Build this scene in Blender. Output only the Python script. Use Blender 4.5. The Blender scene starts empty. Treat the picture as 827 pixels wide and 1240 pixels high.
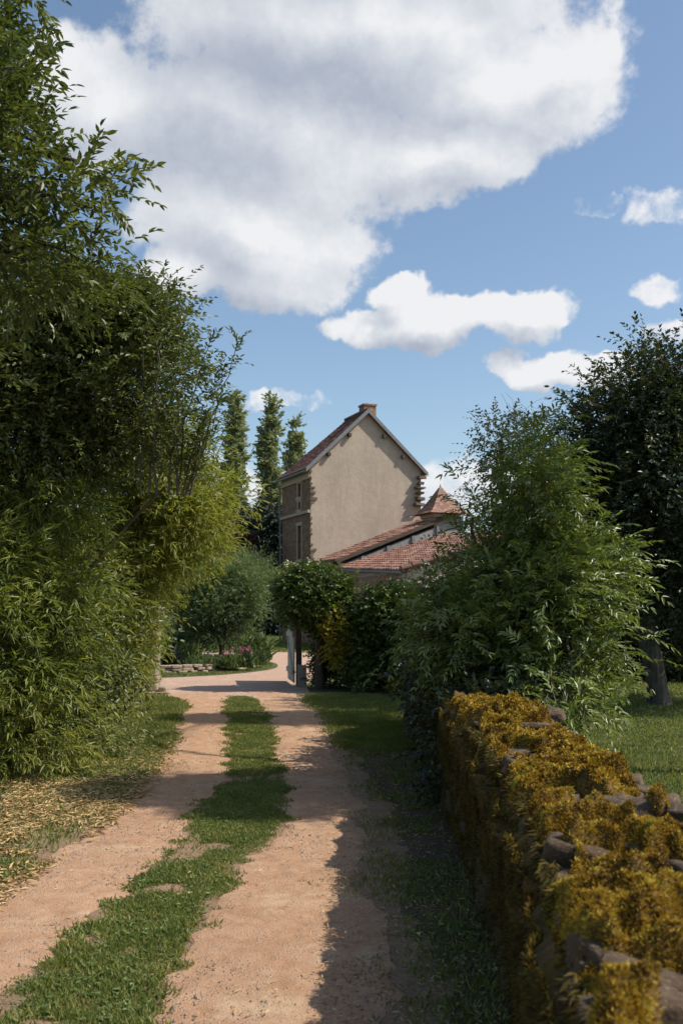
import bpy, math, random
import numpy as np
from mathutils import Vector
random.seed(7)
R = np.random.default_rng(11)
PI = math.pi
scene = bpy.context.scene
COL = scene.collection

# ------------------------------------------------------------------ camera frame
F, CX, HY, CH = 1200.0, 413.5, 740.0, 1.6      # focal length in px, centre column, horizon row, eye height
def W(px, py, Y):
    return np.array([(px - CX) / F * Y, Y, CH + (HY - py) / F * Y])

# ------------------------------------------------------------------ numpy noise
def _h(ix, iy, iz, s):
    n = (ix * 374761393 + iy * 668265263 + iz * 1274126177 + s * 974634777) & 0xffffffff
    n = ((n ^ (n >> 13)) * 1103515245) & 0xffffffff
    n = ((n ^ (n >> 16)) * 2654435761) & 0xffffffff
    return ((n ^ (n >> 15)) & 0xffffff) / float(0xffffff)
def vn(P, s=0):
    P = np.asarray(P, float); i = np.floor(P).astype(np.int64); f = P - i; f = f * f * (3 - 2 * f)
    r = 0
    for a in (0, 1):
        for b in (0, 1):
            for c in (0, 1):
                w = (f[..., 0] if a else 1 - f[..., 0]) * (f[..., 1] if b else 1 - f[..., 1]) * (f[..., 2] if c else 1 - f[..., 2])
                r = r + w * _h(i[..., 0] + a, i[..., 1] + b, i[..., 2] + c, s)
    return r
def fbm(P, o=4, s=0):
    P = np.asarray(P, float); r = 0; a = .5; t = 0
    for k in range(o):
        r = r + a * vn(P * 2 ** k, s + k); t += a; a *= .5
    return r / t
def xyz(x, y, z=0.0):
    x, y = np.broadcast_arrays(np.asarray(x, float), np.asarray(y, float))
    return np.stack([x, y, np.broadcast_to(z, x.shape)], -1)
def nrm(v):
    return v / np.maximum(np.linalg.norm(v, axis=-1, keepdims=True), 1e-9)
def ru(n):
    return nrm(R.normal(size=(n, 3)))

# ------------------------------------------------------------------ object helpers
def tag(o, label=None, cat=None, group=None, kind=None):
    if label: o['label'] = label
    if cat: o['category'] = cat
    if group: o['group'] = group
    if kind: o['kind'] = kind
    return o
def empty(name, loc, label, cat, group=None, rz=0):
    o = bpy.data.objects.new(name, None); COL.objects.link(o)
    o.location = [float(a) for a in loc]; o.rotation_euler = (0, 0, rz); o.empty_display_size = .3
    return tag(o, label, cat, group)
def mk(name, V, FS, mat, parent=None, origin=None, smooth=False, attr=None):
    V = np.asarray(V, np.float32)
    if origin is not None: V = V - np.asarray(origin, np.float32)
    me = bpy.data.meshes.new(name)
    FS = [np.asarray(f, np.int32) for f in FS if len(f)]
    me.vertices.add(len(V)); me.vertices.foreach_set('co', V.ravel())
    nl = sum(f.size for f in FS); nf = sum(len(f) for f in FS)
    me.loops.add(nl); me.polygons.add(nf)
    me.loops.foreach_set('vertex_index', np.concatenate([f.ravel() for f in FS]))
    tot = np.concatenate([np.full(len(f), f.shape[1], np.int32) for f in FS])
    st = np.concatenate([[0], np.cumsum(tot)[:-1]]).astype(np.int32)
    me.polygons.foreach_set('loop_start', st)
    me.polygons.foreach_set('use_smooth', np.full(nf, bool(smooth)))
    if attr is not None:
        a = me.attributes.new('rnd', 'FLOAT', 'POINT'); a.data.foreach_set('value', np.asarray(attr, np.float32))
    me.update(calc_edges=True); me.validate()
    me.materials.append(mat)
    o = bpy.data.objects.new(name, me); COL.objects.link(o)
    if parent is not None: o.parent = parent
    elif origin is not None: o.location = [float(a) for a in origin]
    return o
class MB:
    def __init__(s): s.v = []; s.f = {}; s.n = 0
    def add(s, V, FS):
        V = np.asarray(V, float).reshape(-1, 3)
        for f in FS:
            f = np.asarray(f, int)
            if f.ndim == 1: f = f[None]
            s.f.setdefault(f.shape[1], []).append(f + s.n)
        s.v.append(V); s.n += len(V)
    def box(s, a, b, jit=0):
        x0, y0, z0 = a; x1, y1, z1 = b
        V = np.array([[x0,y0,z0],[x1,y0,z0],[x1,y1,z0],[x0,y1,z0],[x0,y0,z1],[x1,y0,z1],[x1,y1,z1],[x0,y1,z1]], float)
        if jit: V += R.normal(size=V.shape) * jit
        s.hexa(V)
    def hexa(s, V):
        s.add(V, [[[0,3,2,1],[4,5,6,7],[0,1,5,4],[1,2,6,5],[2,3,7,6],[3,0,4,7]]])
    def tube(s, P, r, n=6):
        P = np.asarray(P, float); m = len(P); r = np.broadcast_to(np.asarray(r, float), (m,))
        T = nrm(np.gradient(P, axis=0)); ref = np.array([.3, .9, .1]) if abs(T[0][1]) < .9 else np.array([1., 0, 0])
        A = nrm(np.cross(T, ref)); Bv = np.cross(T, A); th = np.arange(n) * 2 * PI / n
        V = P[:, None] + r[:, None, None] * (A[:, None] * np.cos(th)[None, :, None] + Bv[:, None] * np.sin(th)[None, :, None])
        i = np.arange(m - 1)[:, None] * n; j = np.arange(n)[None]; j2 = (j + 1) % n
        q = np.stack([i + j, i + j2, i + n + j2, i + n + j], -1).reshape(-1, 4)
        s.add(V.reshape(-1, 3), [q])
        s.add(V[-1], [list(range(n))]); s.add(V[0][::-1], [list(range(n))])
    def build(s, name, mat, parent=None, origin=None, smooth=False):
        return mk(name, np.concatenate(s.v), [np.concatenate(f) for f in s.f.values()], mat, parent, origin, smooth)

# ------------------------------------------------------------------ materials
def mat(name):
    m = bpy.data.materials.new(name); m.use_nodes = True; nt = m.node_tree
    return m, nt, nt.nodes['Principled BSDF'], nt.nodes['Material Output']
def ramp(nt, src, stops, interp='LINEAR'):
    n = nt.nodes.new('ShaderNodeValToRGB'); cr = n.color_ramp; cr.interpolation = interp
    while len(cr.elements) < len(stops): cr.elements.new(.5)
    for e, (p, c) in zip(cr.elements, stops):
        e.position = p; e.color = (*c, 1) if len(c) == 3 else c
    nt.links.new(src, n.inputs[0]); return n.outputs[0]
def noise(nt, scale, detail=5, rough=.55, vec=None, dist=0):
    n = nt.nodes.new('ShaderNodeTexNoise'); n.inputs['Scale'].default_value = scale; n.inputs['Detail'].default_value = detail
    n.inputs['Roughness'].default_value = rough; n.inputs['Distortion'].default_value = dist
    if vec is None:
        t = nt.nodes.get('TC') or nt.nodes.new('ShaderNodeTexCoord'); t.name = 'TC'; vec = t.outputs['Object']
    nt.links.new(vec, n.inputs['Vector']); return n.outputs['Fac']
def objvec(nt, sc=(1, 1, 1), rot=(0, 0, 0)):
    t = nt.nodes.get('TC') or nt.nodes.new('ShaderNodeTexCoord'); t.name = 'TC'
    m = nt.nodes.new('ShaderNodeMapping'); m.inputs['Scale'].default_value = sc; m.inputs['Rotation'].default_value = rot
    nt.links.new(t.outputs['Object'], m.inputs['Vector']); return m.outputs[0]
def mix(nt, fac, a, b, mode='MIX'):
    n = nt.nodes.new('ShaderNodeMix'); n.data_type = 'RGBA'; n.blend_type = mode
    for k, v in ((0, fac), (6, a), (7, b)):
        if isinstance(v, (int, float)): n.inputs[k].default_value = v
        elif isinstance(v, tuple): n.inputs[k].default_value = (*v, 1)
        else: nt.links.new(v, n.inputs[k])
    return n.outputs[2]
def bump(nt, bs, src, strength=.5, dist=.02):
    b = nt.nodes.new('ShaderNodeBump'); b.inputs['Strength'].default_value = strength; b.inputs['Distance'].default_value = dist
    nt.links.new(src, b.inputs['Height']); nt.links.new(b.outputs[0], bs.inputs['Normal']); return b
def math_(nt, op, a, b=None, c=None, clamp=False):
    n = nt.nodes.new('ShaderNodeMath'); n.operation = op; n.use_clamp = clamp
    for k, v in enumerate((a, b, c)):
        if v is None: continue
        if isinstance(v, (int, float)): n.inputs[k].default_value = v
        else: nt.links.new(v, n.inputs[k])
    return n.outputs[0]

def leafmat(name, cols, rough=.45, trans=.3, spec=.5, tcol=None, clump=1.2):
    """cols: list of colours picked at random per leaf, shifted by a slow noise so branches differ"""
    m, nt, bs, out = mat(name)
    a = nt.nodes.new('ShaderNodeAttribute'); a.attribute_name = 'rnd'
    nz = noise(nt, clump, 2)
    f = math_(nt, 'ADD', math_(nt, 'MULTIPLY', a.outputs['Fac'], .62), math_(nt, 'MULTIPLY', math_(nt, 'SUBTRACT', nz, .5), 1.3))
    f = math_(nt, 'ADD', f, .19, clamp=True)
    c = ramp(nt, f, [(i / (len(cols) - 1), k) for i, k in enumerate(cols)])
    nt.links.new(c, bs.inputs['Base Color'])
    bs.inputs['Roughness'].default_value = rough; bs.inputs['Specular IOR Level'].default_value = spec
    tr = nt.nodes.new('ShaderNodeBsdfTranslucent')
    tc = mix(nt, 1.0, c, tcol or (1.5, 1.5, .7), 'MULTIPLY'); nt.links.new(tc, tr.inputs['Color'])
    ms = nt.nodes.new('ShaderNodeMixShader'); ms.inputs[0].default_value = trans
    nt.links.new(bs.outputs[0], ms.inputs[1]); nt.links.new(tr.outputs[0], ms.inputs[2]); nt.links.new(ms.outputs[0], out.inputs['Surface'])
    return m
M = {}
M['ash'] = leafmat('ash_leaf', [(.045,.062,.018), (.075,.098,.026), (.12,.145,.04), (.19,.21,.07)], .48, .30, .6)
M['small'] = leafmat('small_leaf', [(.05,.068,.022), (.09,.115,.034), (.145,.17,.055), (.23,.25,.11)], .5, .25, .6)
M['bamboo'] = leafmat('bamboo_leaf', [(.09,.12,.028), (.17,.20,.04), (.27,.285,.06), (.40,.37,.10)], .5, .42)
M['bamboo2'] = leafmat('bamboo_leaf_green', [(.055,.078,.016), (.11,.14,.03), (.20,.23,.045), (.33,.32,.08)], .48, .36)
M['pinnate'] = leafmat('pinnate_leaf', [(.065,.09,.024), (.115,.15,.034), (.175,.215,.05), (.26,.30,.09)], .45, .3, .8)
M['dark'] = leafmat('dark_leaf', [(.020,.027,.012), (.034,.045,.018), (.055,.07,.027), (.10,.12,.05)], .45, .22, .6)
M['ivy'] = leafmat('ivy_leaf', [(.04,.062,.017), (.07,.105,.025), (.115,.16,.035), (.19,.24,.065)], .45, .22, .6)
M['yellow'] = leafmat('yellow_leaf', [(.16,.17,.03), (.30,.28,.04), (.42,.36,.06)], .5, .4)
M['shrub'] = leafmat('shrub_leaf', [(.04,.065,.022), (.07,.11,.035), (.11,.15,.05)], .5, .25)
M['feather'] = leafmat('feather_leaf', [(.08,.12,.05), (.13,.18,.07), (.18,.23,.09)], .6, .3)
M['conifer'] = leafmat('conifer_leaf', [(.010,.020,.014), (.02,.034,.022), (.035,.05,.03)], .6, .1)
M['purple'] = leafmat('purple_leaf', [(.03,.010,.014), (.06,.016,.02), (.10,.03,.03)], .5, .2, tcol=(1.6, .6, .6))
M['poplar'] = leafmat('poplar_leaf', [(.09,.11,.055), (.20,.23,.12), (.34,.37,.23), (.52,.54,.42)], .5, .2)
M['grass'] = leafmat('grass_blade', [(.085,.12,.028), (.13,.165,.04), (.19,.21,.055), (.32,.28,.11)], .55, .35, clump=2.2)
M['weed'] = leafmat('weed_leaf', [(.08,.13,.035), (.12,.18,.045), (.18,.22,.07)], .5, .3)
M['litter'] = leafmat('litter_leaf', [(.18,.105,.04), (.38,.25,.10), (.54,.39,.18), (.62,.49,.28)], .6, .15, tcol=(1, 1, 1))
M['flower'] = leafmat('flower_petal', [(.35,.08,.16), (.5,.16,.25), (.6,.3,.4)], .6, .3, tcol=(1, 1, 1))
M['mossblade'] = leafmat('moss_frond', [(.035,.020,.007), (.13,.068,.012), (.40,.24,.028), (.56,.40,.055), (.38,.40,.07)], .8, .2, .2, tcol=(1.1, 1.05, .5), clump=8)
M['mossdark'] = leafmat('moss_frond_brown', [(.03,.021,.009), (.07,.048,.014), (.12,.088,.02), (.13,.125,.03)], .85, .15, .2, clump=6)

def bark(name, a, b, sc=14):
    m, nt, bs, out = mat(name); v = objvec(nt, (1, 1, .25)); n = noise(nt, sc, 6, .7, v)
    nt.links.new(ramp(nt, n, [(.3, a), (.7, b)]), bs.inputs['Base Color']); bs.inputs['Roughness'].default_value = .9
    bump(nt, bs, n, .9, .02); return m
M['bark'] = bark('bark', (.035,.028,.022), (.11,.09,.07))
M['barkpale'] = bark('bark_lichen', (.025,.02,.014), (.17,.145,.11), 16)
M['twig'] = bark('twig_bark', (.07,.055,.04), (.17,.14,.11), 20)
M['cane'] = bark('bamboo_cane', (.10,.11,.03), (.22,.2,.07), 5)

def mat_ground():
    m, nt, bs, out = mat('grass_soil')
    n1 = noise(nt, .9, 6, .6); n2 = noise(nt, 14, 6, .65); n3 = noise(nt, 90, 4, .7)
    g = ramp(nt, n2, [(.3, (.028,.04,.013)), (.5, (.055,.075,.02)), (.7, (.10,.11,.035))])
    d = ramp(nt, n3, [(.3, (.09,.06,.035)), (.7, (.20,.14,.085))])
    f = ramp(nt, n1, [(.52, (0, 0, 0)), (.72, (.7, .7, .7))])
    nt.links.new(mix(nt, f, g, d), bs.inputs['Base Color']); bs.inputs['Roughness'].default_value = .95
    bump(nt, bs, math_(nt, 'ADD', n2, math_(nt, 'MULTIPLY', n3, .5)), .9, .03); return m
M['ground'] = mat_ground()
def mat_dirt(name, c0, c1, c2, peb=(.62,.52,.44)):
    m, nt, bs, out = mat(name)
    n1 = noise(nt, .8, 5, .6); n2 = noise(nt, 7, 6, .7); n3 = noise(nt, 120, 4, .75)
    base = ramp(nt, n2, [(.3, c0), (.5, c1), (.72, c2)])
    base = mix(nt, ramp(nt, n1, [(.4, (0,0,0)), (.7, (.45,.45,.45))]), base, c0)
    v = nt.nodes.new('ShaderNodeTexVoronoi'); v.inputs['Scale'].default_value = 55
    nt.links.new(objvec(nt), v.inputs['Vector'])
    p = ramp(nt, v.outputs['Distance'], [(.18, (1, 1, 1)), (.34, (0, 0, 0))])
    sel = ramp(nt, noise(nt, 26, 2, .5), [(.50, (0,0,0)), (.62, (.9,.9,.9))])
    pf = math_(nt, 'MULTIPLY', p, sel)
    cc = mix(nt, pf, base, peb)
    cc = mix(nt, ramp(nt, n3, [(.3, (.42,.42,.42)), (.5, (0,0,0))]), cc, (.13,.075,.045))
    cc = mix(nt, ramp(nt, noise(nt, 1.7, 8, .75), [(.54, (0,0,0)), (.66, (.5,.5,.5))]), cc, tuple(min(.62, q * 1.28) for q in c2))
    cc = mix(nt, ramp(nt, noise(nt, 2.6, 7, .7), [(.56, (0,0,0)), (.68, (.45,.45,.45))]), cc, tuple(q * .7 for q in c0))
    nt.links.new(cc, bs.inputs['Base Color']); bs.inputs['Roughness'].default_value = .95; bs.inputs['Specular IOR Level'].default_value = .2
    h = math_(nt, 'ADD', math_(nt, 'MULTIPLY', n2, 1.2), math_(nt, 'ADD', math_(nt, 'MULTIPLY', n3, .5), math_(nt, 'MULTIPLY', pf, .7)))
    bump(nt, bs, h, .9, .02); return m
M['dirt'] = mat_dirt('track_dirt', (.38,.215,.125), (.47,.285,.175), (.55,.375,.25))
M['drive'] = mat_dirt('drive_gravel', (.40,.26,.19), (.47,.32,.24), (.52,.38,.29))
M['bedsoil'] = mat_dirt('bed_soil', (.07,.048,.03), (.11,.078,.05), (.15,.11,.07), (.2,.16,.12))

def mat_stone(name, a, b, c, lich=(.42,.38,.30), sc=6):
    m, nt, bs, out = mat(name); n = noise(nt, sc, 7, .7); n2 = noise(nt, sc * 5, 5, .7)
    c1 = ramp(nt, n, [(.3, a), (.5, b), (.72, c)])
    c2 = mix(nt, ramp(nt, n2, [(.58, (0,0,0)), (.68, (.6,.6,.6))]), c1, lich)
    nt.links.new(c2, bs.inputs['Base Color']); bs.inputs['Roughness'].default_value = .9
    bump(nt, bs, math_(nt, 'ADD', n, n2), .8, .02); return m
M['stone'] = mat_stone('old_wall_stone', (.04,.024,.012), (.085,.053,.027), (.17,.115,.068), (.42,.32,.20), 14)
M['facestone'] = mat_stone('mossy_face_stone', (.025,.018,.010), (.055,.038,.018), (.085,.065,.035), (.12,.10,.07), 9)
M['palestone'] = mat_stone('pale_stone', (.16,.12,.085), (.30,.24,.17), (.42,.34,.26))
M['pebble'] = mat_stone('pebble_stone', (.30,.20,.14), (.42,.32,.24), (.55,.47,.4), sc=30)
M['moss'] = mat_stone('moss_cushion', (.045,.026,.006), (.13,.07,.012), (.20,.13,.018), (.16,.15,.025), 9)

def mat_stucco():
    m, nt, bs, out = mat('gable_stucco')
    n = noise(nt, .55, 6, .6); n2 = noise(nt, 3.5, 6, .65); n3 = noise(nt, 2.0, 5, .6, objvec(nt, (2.2, 1, .25)))
    c = ramp(nt, n, [(.3, (.37,.30,.235)), (.7, (.48,.395,.315))])
    c = mix(nt, ramp(nt, n2, [(.42, (.22,.22,.22)), (.62, (0,0,0))]), c, (.30,.225,.165))
    c = mix(nt, ramp(nt, n3, [(.48, (0,0,0)), (.72, (.5,.5,.5))]), c, (.30,.24,.185))
    nt.links.new(c, bs.inputs['Base Color']); bs.inputs['Roughness'].default_value = .95
    bump(nt, bs, math_(nt, 'ADD', n2, noise(nt, 22, 5, .7)), .5, .03); return m
M['stucco'] = mat_stucco()
def mat_rubble(name, a, b, c, mortar, sc=(3.0, 3.0, 6.0)):
    m, nt, bs, out = mat(name); v = objvec(nt, sc)
    vo = nt.nodes.new('ShaderNodeTexVoronoi'); vo.feature = 'DISTANCE_TO_EDGE'; vo.inputs['Scale'].default_value = 1; nt.links.new(v, vo.inputs['Vector'])
    vc = nt.nodes.new('ShaderNodeTexVoronoi'); vc.inputs['Scale'].default_value = 1; nt.links.new(v, vc.inputs['Vector'])
    col = ramp(nt, vc.outputs['Color'], [(.2, a), (.5, b), (.8, c)])
    col = mix(nt, ramp(nt, vo.outputs['Distance'], [(.03, (1,1,1)), (.09, (0,0,0))]), col, mortar)
    col = mix(nt, .35, col, ramp(nt, noise(nt, 8, 5, .7), [(.3, a), (.7, c)]))
    nt.links.new(col, bs.inputs['Base Color']); bs.inputs['Roughness'].default_value = .95
    bump(nt, bs, ramp(nt, vo.outputs['Distance'], [(0, (0,0,0)), (.15, (1,1,1))]), .8, .04); return m
M['rubble'] = mat_rubble('rubble_masonry', (.12,.065,.035), (.21,.12,.065), (.30,.18,.105), (.24,.15,.09), (4.5,4.5,9))
M['quoin'] = mat_stone('quoin', (.07,.045,.03), (.13,.09,.06), (.20,.145,.10), (.24,.18,.13))
M['rubblepale'] = mat_rubble('rubble_pale', (.30,.23,.17), (.38,.31,.24), (.46,.39,.32), (.46,.40,.33))
def mat_tile():
    m, nt, bs, out = mat('clay_tile')
    a = nt.nodes.new('ShaderNodeAttribute'); a.attribute_name = 'rnd'
    n = noise(nt, 2.2, 6, .7)
    c = ramp(nt, a.outputs['Fac'], [(0, (.12,.05,.033)), (.4, (.20,.085,.055)), (.75, (.27,.125,.085)), (1, (.34,.20,.145))])
    c = mix(nt, ramp(nt, n, [(.45, (0,0,0)), (.7, (.6,.6,.6))]), c, (.22,.15,.11))
    nt.links.new(c, bs.inputs['Base Color']); bs.inputs['Roughness'].default_value = .75
    bump(nt, bs, noise(nt, 30, 4, .7), .4, .01); return m
M['tile'] = mat_tile()
def simple(name, a, b, rough=.7, sc=8, metallic=0, bs_=.3):
    m, nt, bs, out = mat(name); n = noise(nt, sc, 6, .65)
    nt.links.new(ramp(nt, n, [(.3, a), (.7, b)]), bs.inputs['Base Color']); bs.inputs['Roughness'].default_value = rough
    bs.inputs['Metallic'].default_value = metallic; bump(nt, bs, n, bs_, .01); return m
M['slate'] = simple('dark_brown_tile', (.09,.035,.024), (.17,.07,.048), .9)
M['zinc'] = simple('zinc_verge', (.11,.113,.12), (.20,.203,.21), .65)
M['fasc'] = simple('grey_timber', (.16,.15,.14), (.30,.29,.28), .8)
M['wood'] = simple('dark_timber', (.04,.03,.022), (.09,.07,.05), .85)
M['brick'] = mat_rubble('brick', (.20,.10,.065), (.28,.15,.10), (.35,.21,.145), (.30,.24,.18), (5, 5, 14))
M['trim'] = simple('ochre_stone_trim', (.32,.24,.165), (.42,.32,.22), .9)
M['glass'] = simple('window_dark', (.012,.013,.014), (.02,.022,.025), .12, bs_=0)
M['gate'] = simple('gate_paint', (.30,.33,.27), (.42,.45,.38), .6, 5)
M['iron'] = simple('iron', (.02,.018,.016), (.05,.035,.025), .6)
M['concrete'] = simple('concrete_block', (.28,.25,.21), (.42,.38,.33), .9, 5)

# ------------------------------------------------------------------ foliage
class Leaves:
    def __init__(s): s.V6 = []; s.V4 = []; s.a6 = []; s.a4 = []
    def add(s, B, D, U, L, Wd, six=True, fold=.25, curl=.15):
        n = len(B)
        if n == 0: return
        L = np.broadcast_to(L, (n,))[:, None]; Wd = np.broadcast_to(Wd, (n,))[:, None]
        D = nrm(D); S = nrm(np.cross(D, U)); N = np.cross(S, D)
        rv = R.random(n)
        if six:
            V = np.stack([B, B + D*L*.28 - S*Wd*.48 + N*Wd*fold*.5, B + D*L*.62 - S*Wd*.42 + N*(Wd*fold*.4 - L*curl*.35),
                          B + D*L - N*L*curl, B + D*L*.62 + S*Wd*.42 + N*(Wd*fold*.4 - L*curl*.35), B + D*L*.28 + S*Wd*.48 + N*Wd*fold*.5], 1)
            s.V6.append(V.reshape(-1, 3)); s.a6.append(np.repeat(rv, 6))
        else:
            V = np.stack([B, B + D*L*.45 - S*Wd*.5 + N*Wd*fold*.5, B + D*L - N*L*curl, B + D*L*.45 + S*Wd*.5 + N*Wd*fold*.5], 1)
            s.V4.append(V.reshape(-1, 3)); s.a4.append(np.repeat(rv, 4))
    def build(s, name, m, parent=None, origin=None):
        FS = []; V = []; A = []; n0 = 0
        if s.V6:
            v = np.concatenate(s.V6); k = np.arange(len(v) // 6)[:, None] * 6
            FS.append(np.concatenate([k + [0, 1, 2, 3], k + [0, 3, 4, 5]])); V.append(v); A += s.a6; n0 = len(v)
        if s.V4:
            v = np.concatenate(s.V4); k = np.arange(len(v) // 4)[:, None] * 4 + n0
            FS.append(k + [0, 1, 2, 3]); V.append(v); A += s.a4
        return mk(name, np.concatenate(V), FS, m, parent, origin, False, np.concatenate(A))
def spray(lv, B, D, L, k, ll, lw, ang=50, droop=.25, six=True, jit=.25, terminal=True, t0=.15, up=(0, 0, 1)):
    """twigs from B along D, k pairs of leaves on each"""
    n = len(B); L = np.broadcast_to(L, (n,)); D = nrm(D)
    upv = nrm(np.array(up)[None] + R.normal(size=(n, 3)) * .35)
    S = nrm(np.cross(D, upv)); a = math.radians(ang)
    for j in range(k):
        t = t0 + (1 - t0) * j / max(k - 1, 1)
        P = B + D * (L * t)[:, None]; P[:, 2] -= droop * L * t * t
        T = D.copy(); T[:, 2] -= 2 * droop * t; T = nrm(T)
        for sg in (-1, 1):
            if j == k - 1 and terminal and sg == 1: dd = T + R.normal(size=(n, 3)) * jit * .4
            else:
                aa = a * (1 - .25 * t)
                dd = T * math.cos(aa) + S * sg * math.sin(aa) + R.normal(size=(n, 3)) * jit
            sz = R.uniform(.75, 1.15, n)
            lv.add(P, dd, upv + R.normal(size=(n, 3)) * jit, ll * sz, lw * sz, six)
def clumps(blobs, ncl, lo=.35, pw=.6):
    bl = np.array(blobs, float); w = (bl[:, 3] * bl[:, 4] * bl[:, 5]) ** (2 / 3); w /= w.sum()
    i = R.choice(len(bl), ncl, p=w); v = ru(ncl); r = lo + (1 - lo) * R.random(ncl) ** pw
    C = bl[i, :3] + v * r[:, None] * bl[i, 3:]
    return C, nrm(v * r[:, None] / bl[i, 3:] * bl[i, 3:].mean(1, keepdims=True)), i
def twigs(C, V, per, spread, upb=.35, rnd=.5):
    n = len(C) * per; g = R.normal(size=(n, 3)) * spread; g[:, 2] *= .75
    B = np.repeat(C, per, 0) + g
    D = nrm(np.repeat(V, per, 0) * .7 + g / spread * .3 + R.normal(size=(n, 3)) * rnd + np.array([0, 0, upb]))
    return B, D
def limb(mb, A, Bp, r0, r1, bend=.12, seg=6, n=5):
    A = np.array(A, float); Bp = np.array(Bp, float); d = Bp - A; L = np.linalg.norm(d)
    t = np.linspace(0, 1, seg + 1)[:, None]; off = R.normal(size=3) * L * bend; off[2] = abs(off[2]) * .8
    P = A + d * t + off * (np.sin(t * PI)) + R.normal(size=(seg + 1, 3)) * L * .012 * np.sin(t * PI)
    mb.tube(P, r0 + (r1 - r0) * t[:, 0], n); return P
def tree(name, label, cat, base, blobs, trunk, leaf, m, ncl=200, per=10, spread=.3, ll=.06, lw=.025, k=4, tw=.3, six=True,
         ang=50, droop=.2, upb=.35, group=None, barkm='bark', nlimb=40, lo=.35, terminal=True, dead=0, fork=None, pw=.6, jit=.25, crownname='crown'):
    """trunk: list of (x,y,z,r); blobs: ellipsoids (x,y,z,rx,ry,rz) that the crown fills"""
    base = np.array(base, float)
    root = empty(name, base, label, cat, group)
    C, V, bi = clumps(blobs, ncl, lo, pw)
    B, D = twigs(C, V, per, spread, upb)
    ok = B[:, 2] > .05; B = B[ok]; D = D[ok]
    lv = Leaves(); spray(lv, B, D, R.uniform(.7, 1.2, len(B)) * tw, k, ll, lw, ang, droop, six, jit, terminal)
    lv.build(crownname, m, root, base)
    mb = MB(); T = np.array(trunk, float)
    mb.tube(T[:, :3], T[:, 3], 10)
    top = T[max(1, len(T) // 2):]
    bl = np.array(blobs, float); hubs = []
    for b in bl:
        s = top[R.integers(len(top))]
        P = limb(mb, s[:3], b[:3] + ru(1)[0] * b[3:] * .15, s[3] * .75, s[3] * .35, .12, 7, 7); hubs.append(P)
    for q in R.choice(len(C), min(nlimb, len(C)), replace=False):
        P = hubs[bi[q]]; st = P[R.integers(3, len(P))]
        limb(mb, st, C[q], top[-1][3] * .28, .004, .1, 5, 4)
    for q in range(dead):
        P = hubs[R.integers(len(hubs))]; st = P[-1]; v = ru(1)[0]; v[2] = abs(v[2]) + .5
        e = st + nrm(v) * R.uniform(.7, 1.3) * bl[:, 3:].mean(); Q = limb(mb, st, e, .012, .003, .15, 6, 4)
        for w in range(4): limb(mb, Q[R.integers(2, 6)], Q[-1] + R.normal(size=3) * .25, .005, .002, .1, 3, 3)
    mb.build('trunk', M[barkm], root, base, True)
    return root

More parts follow.
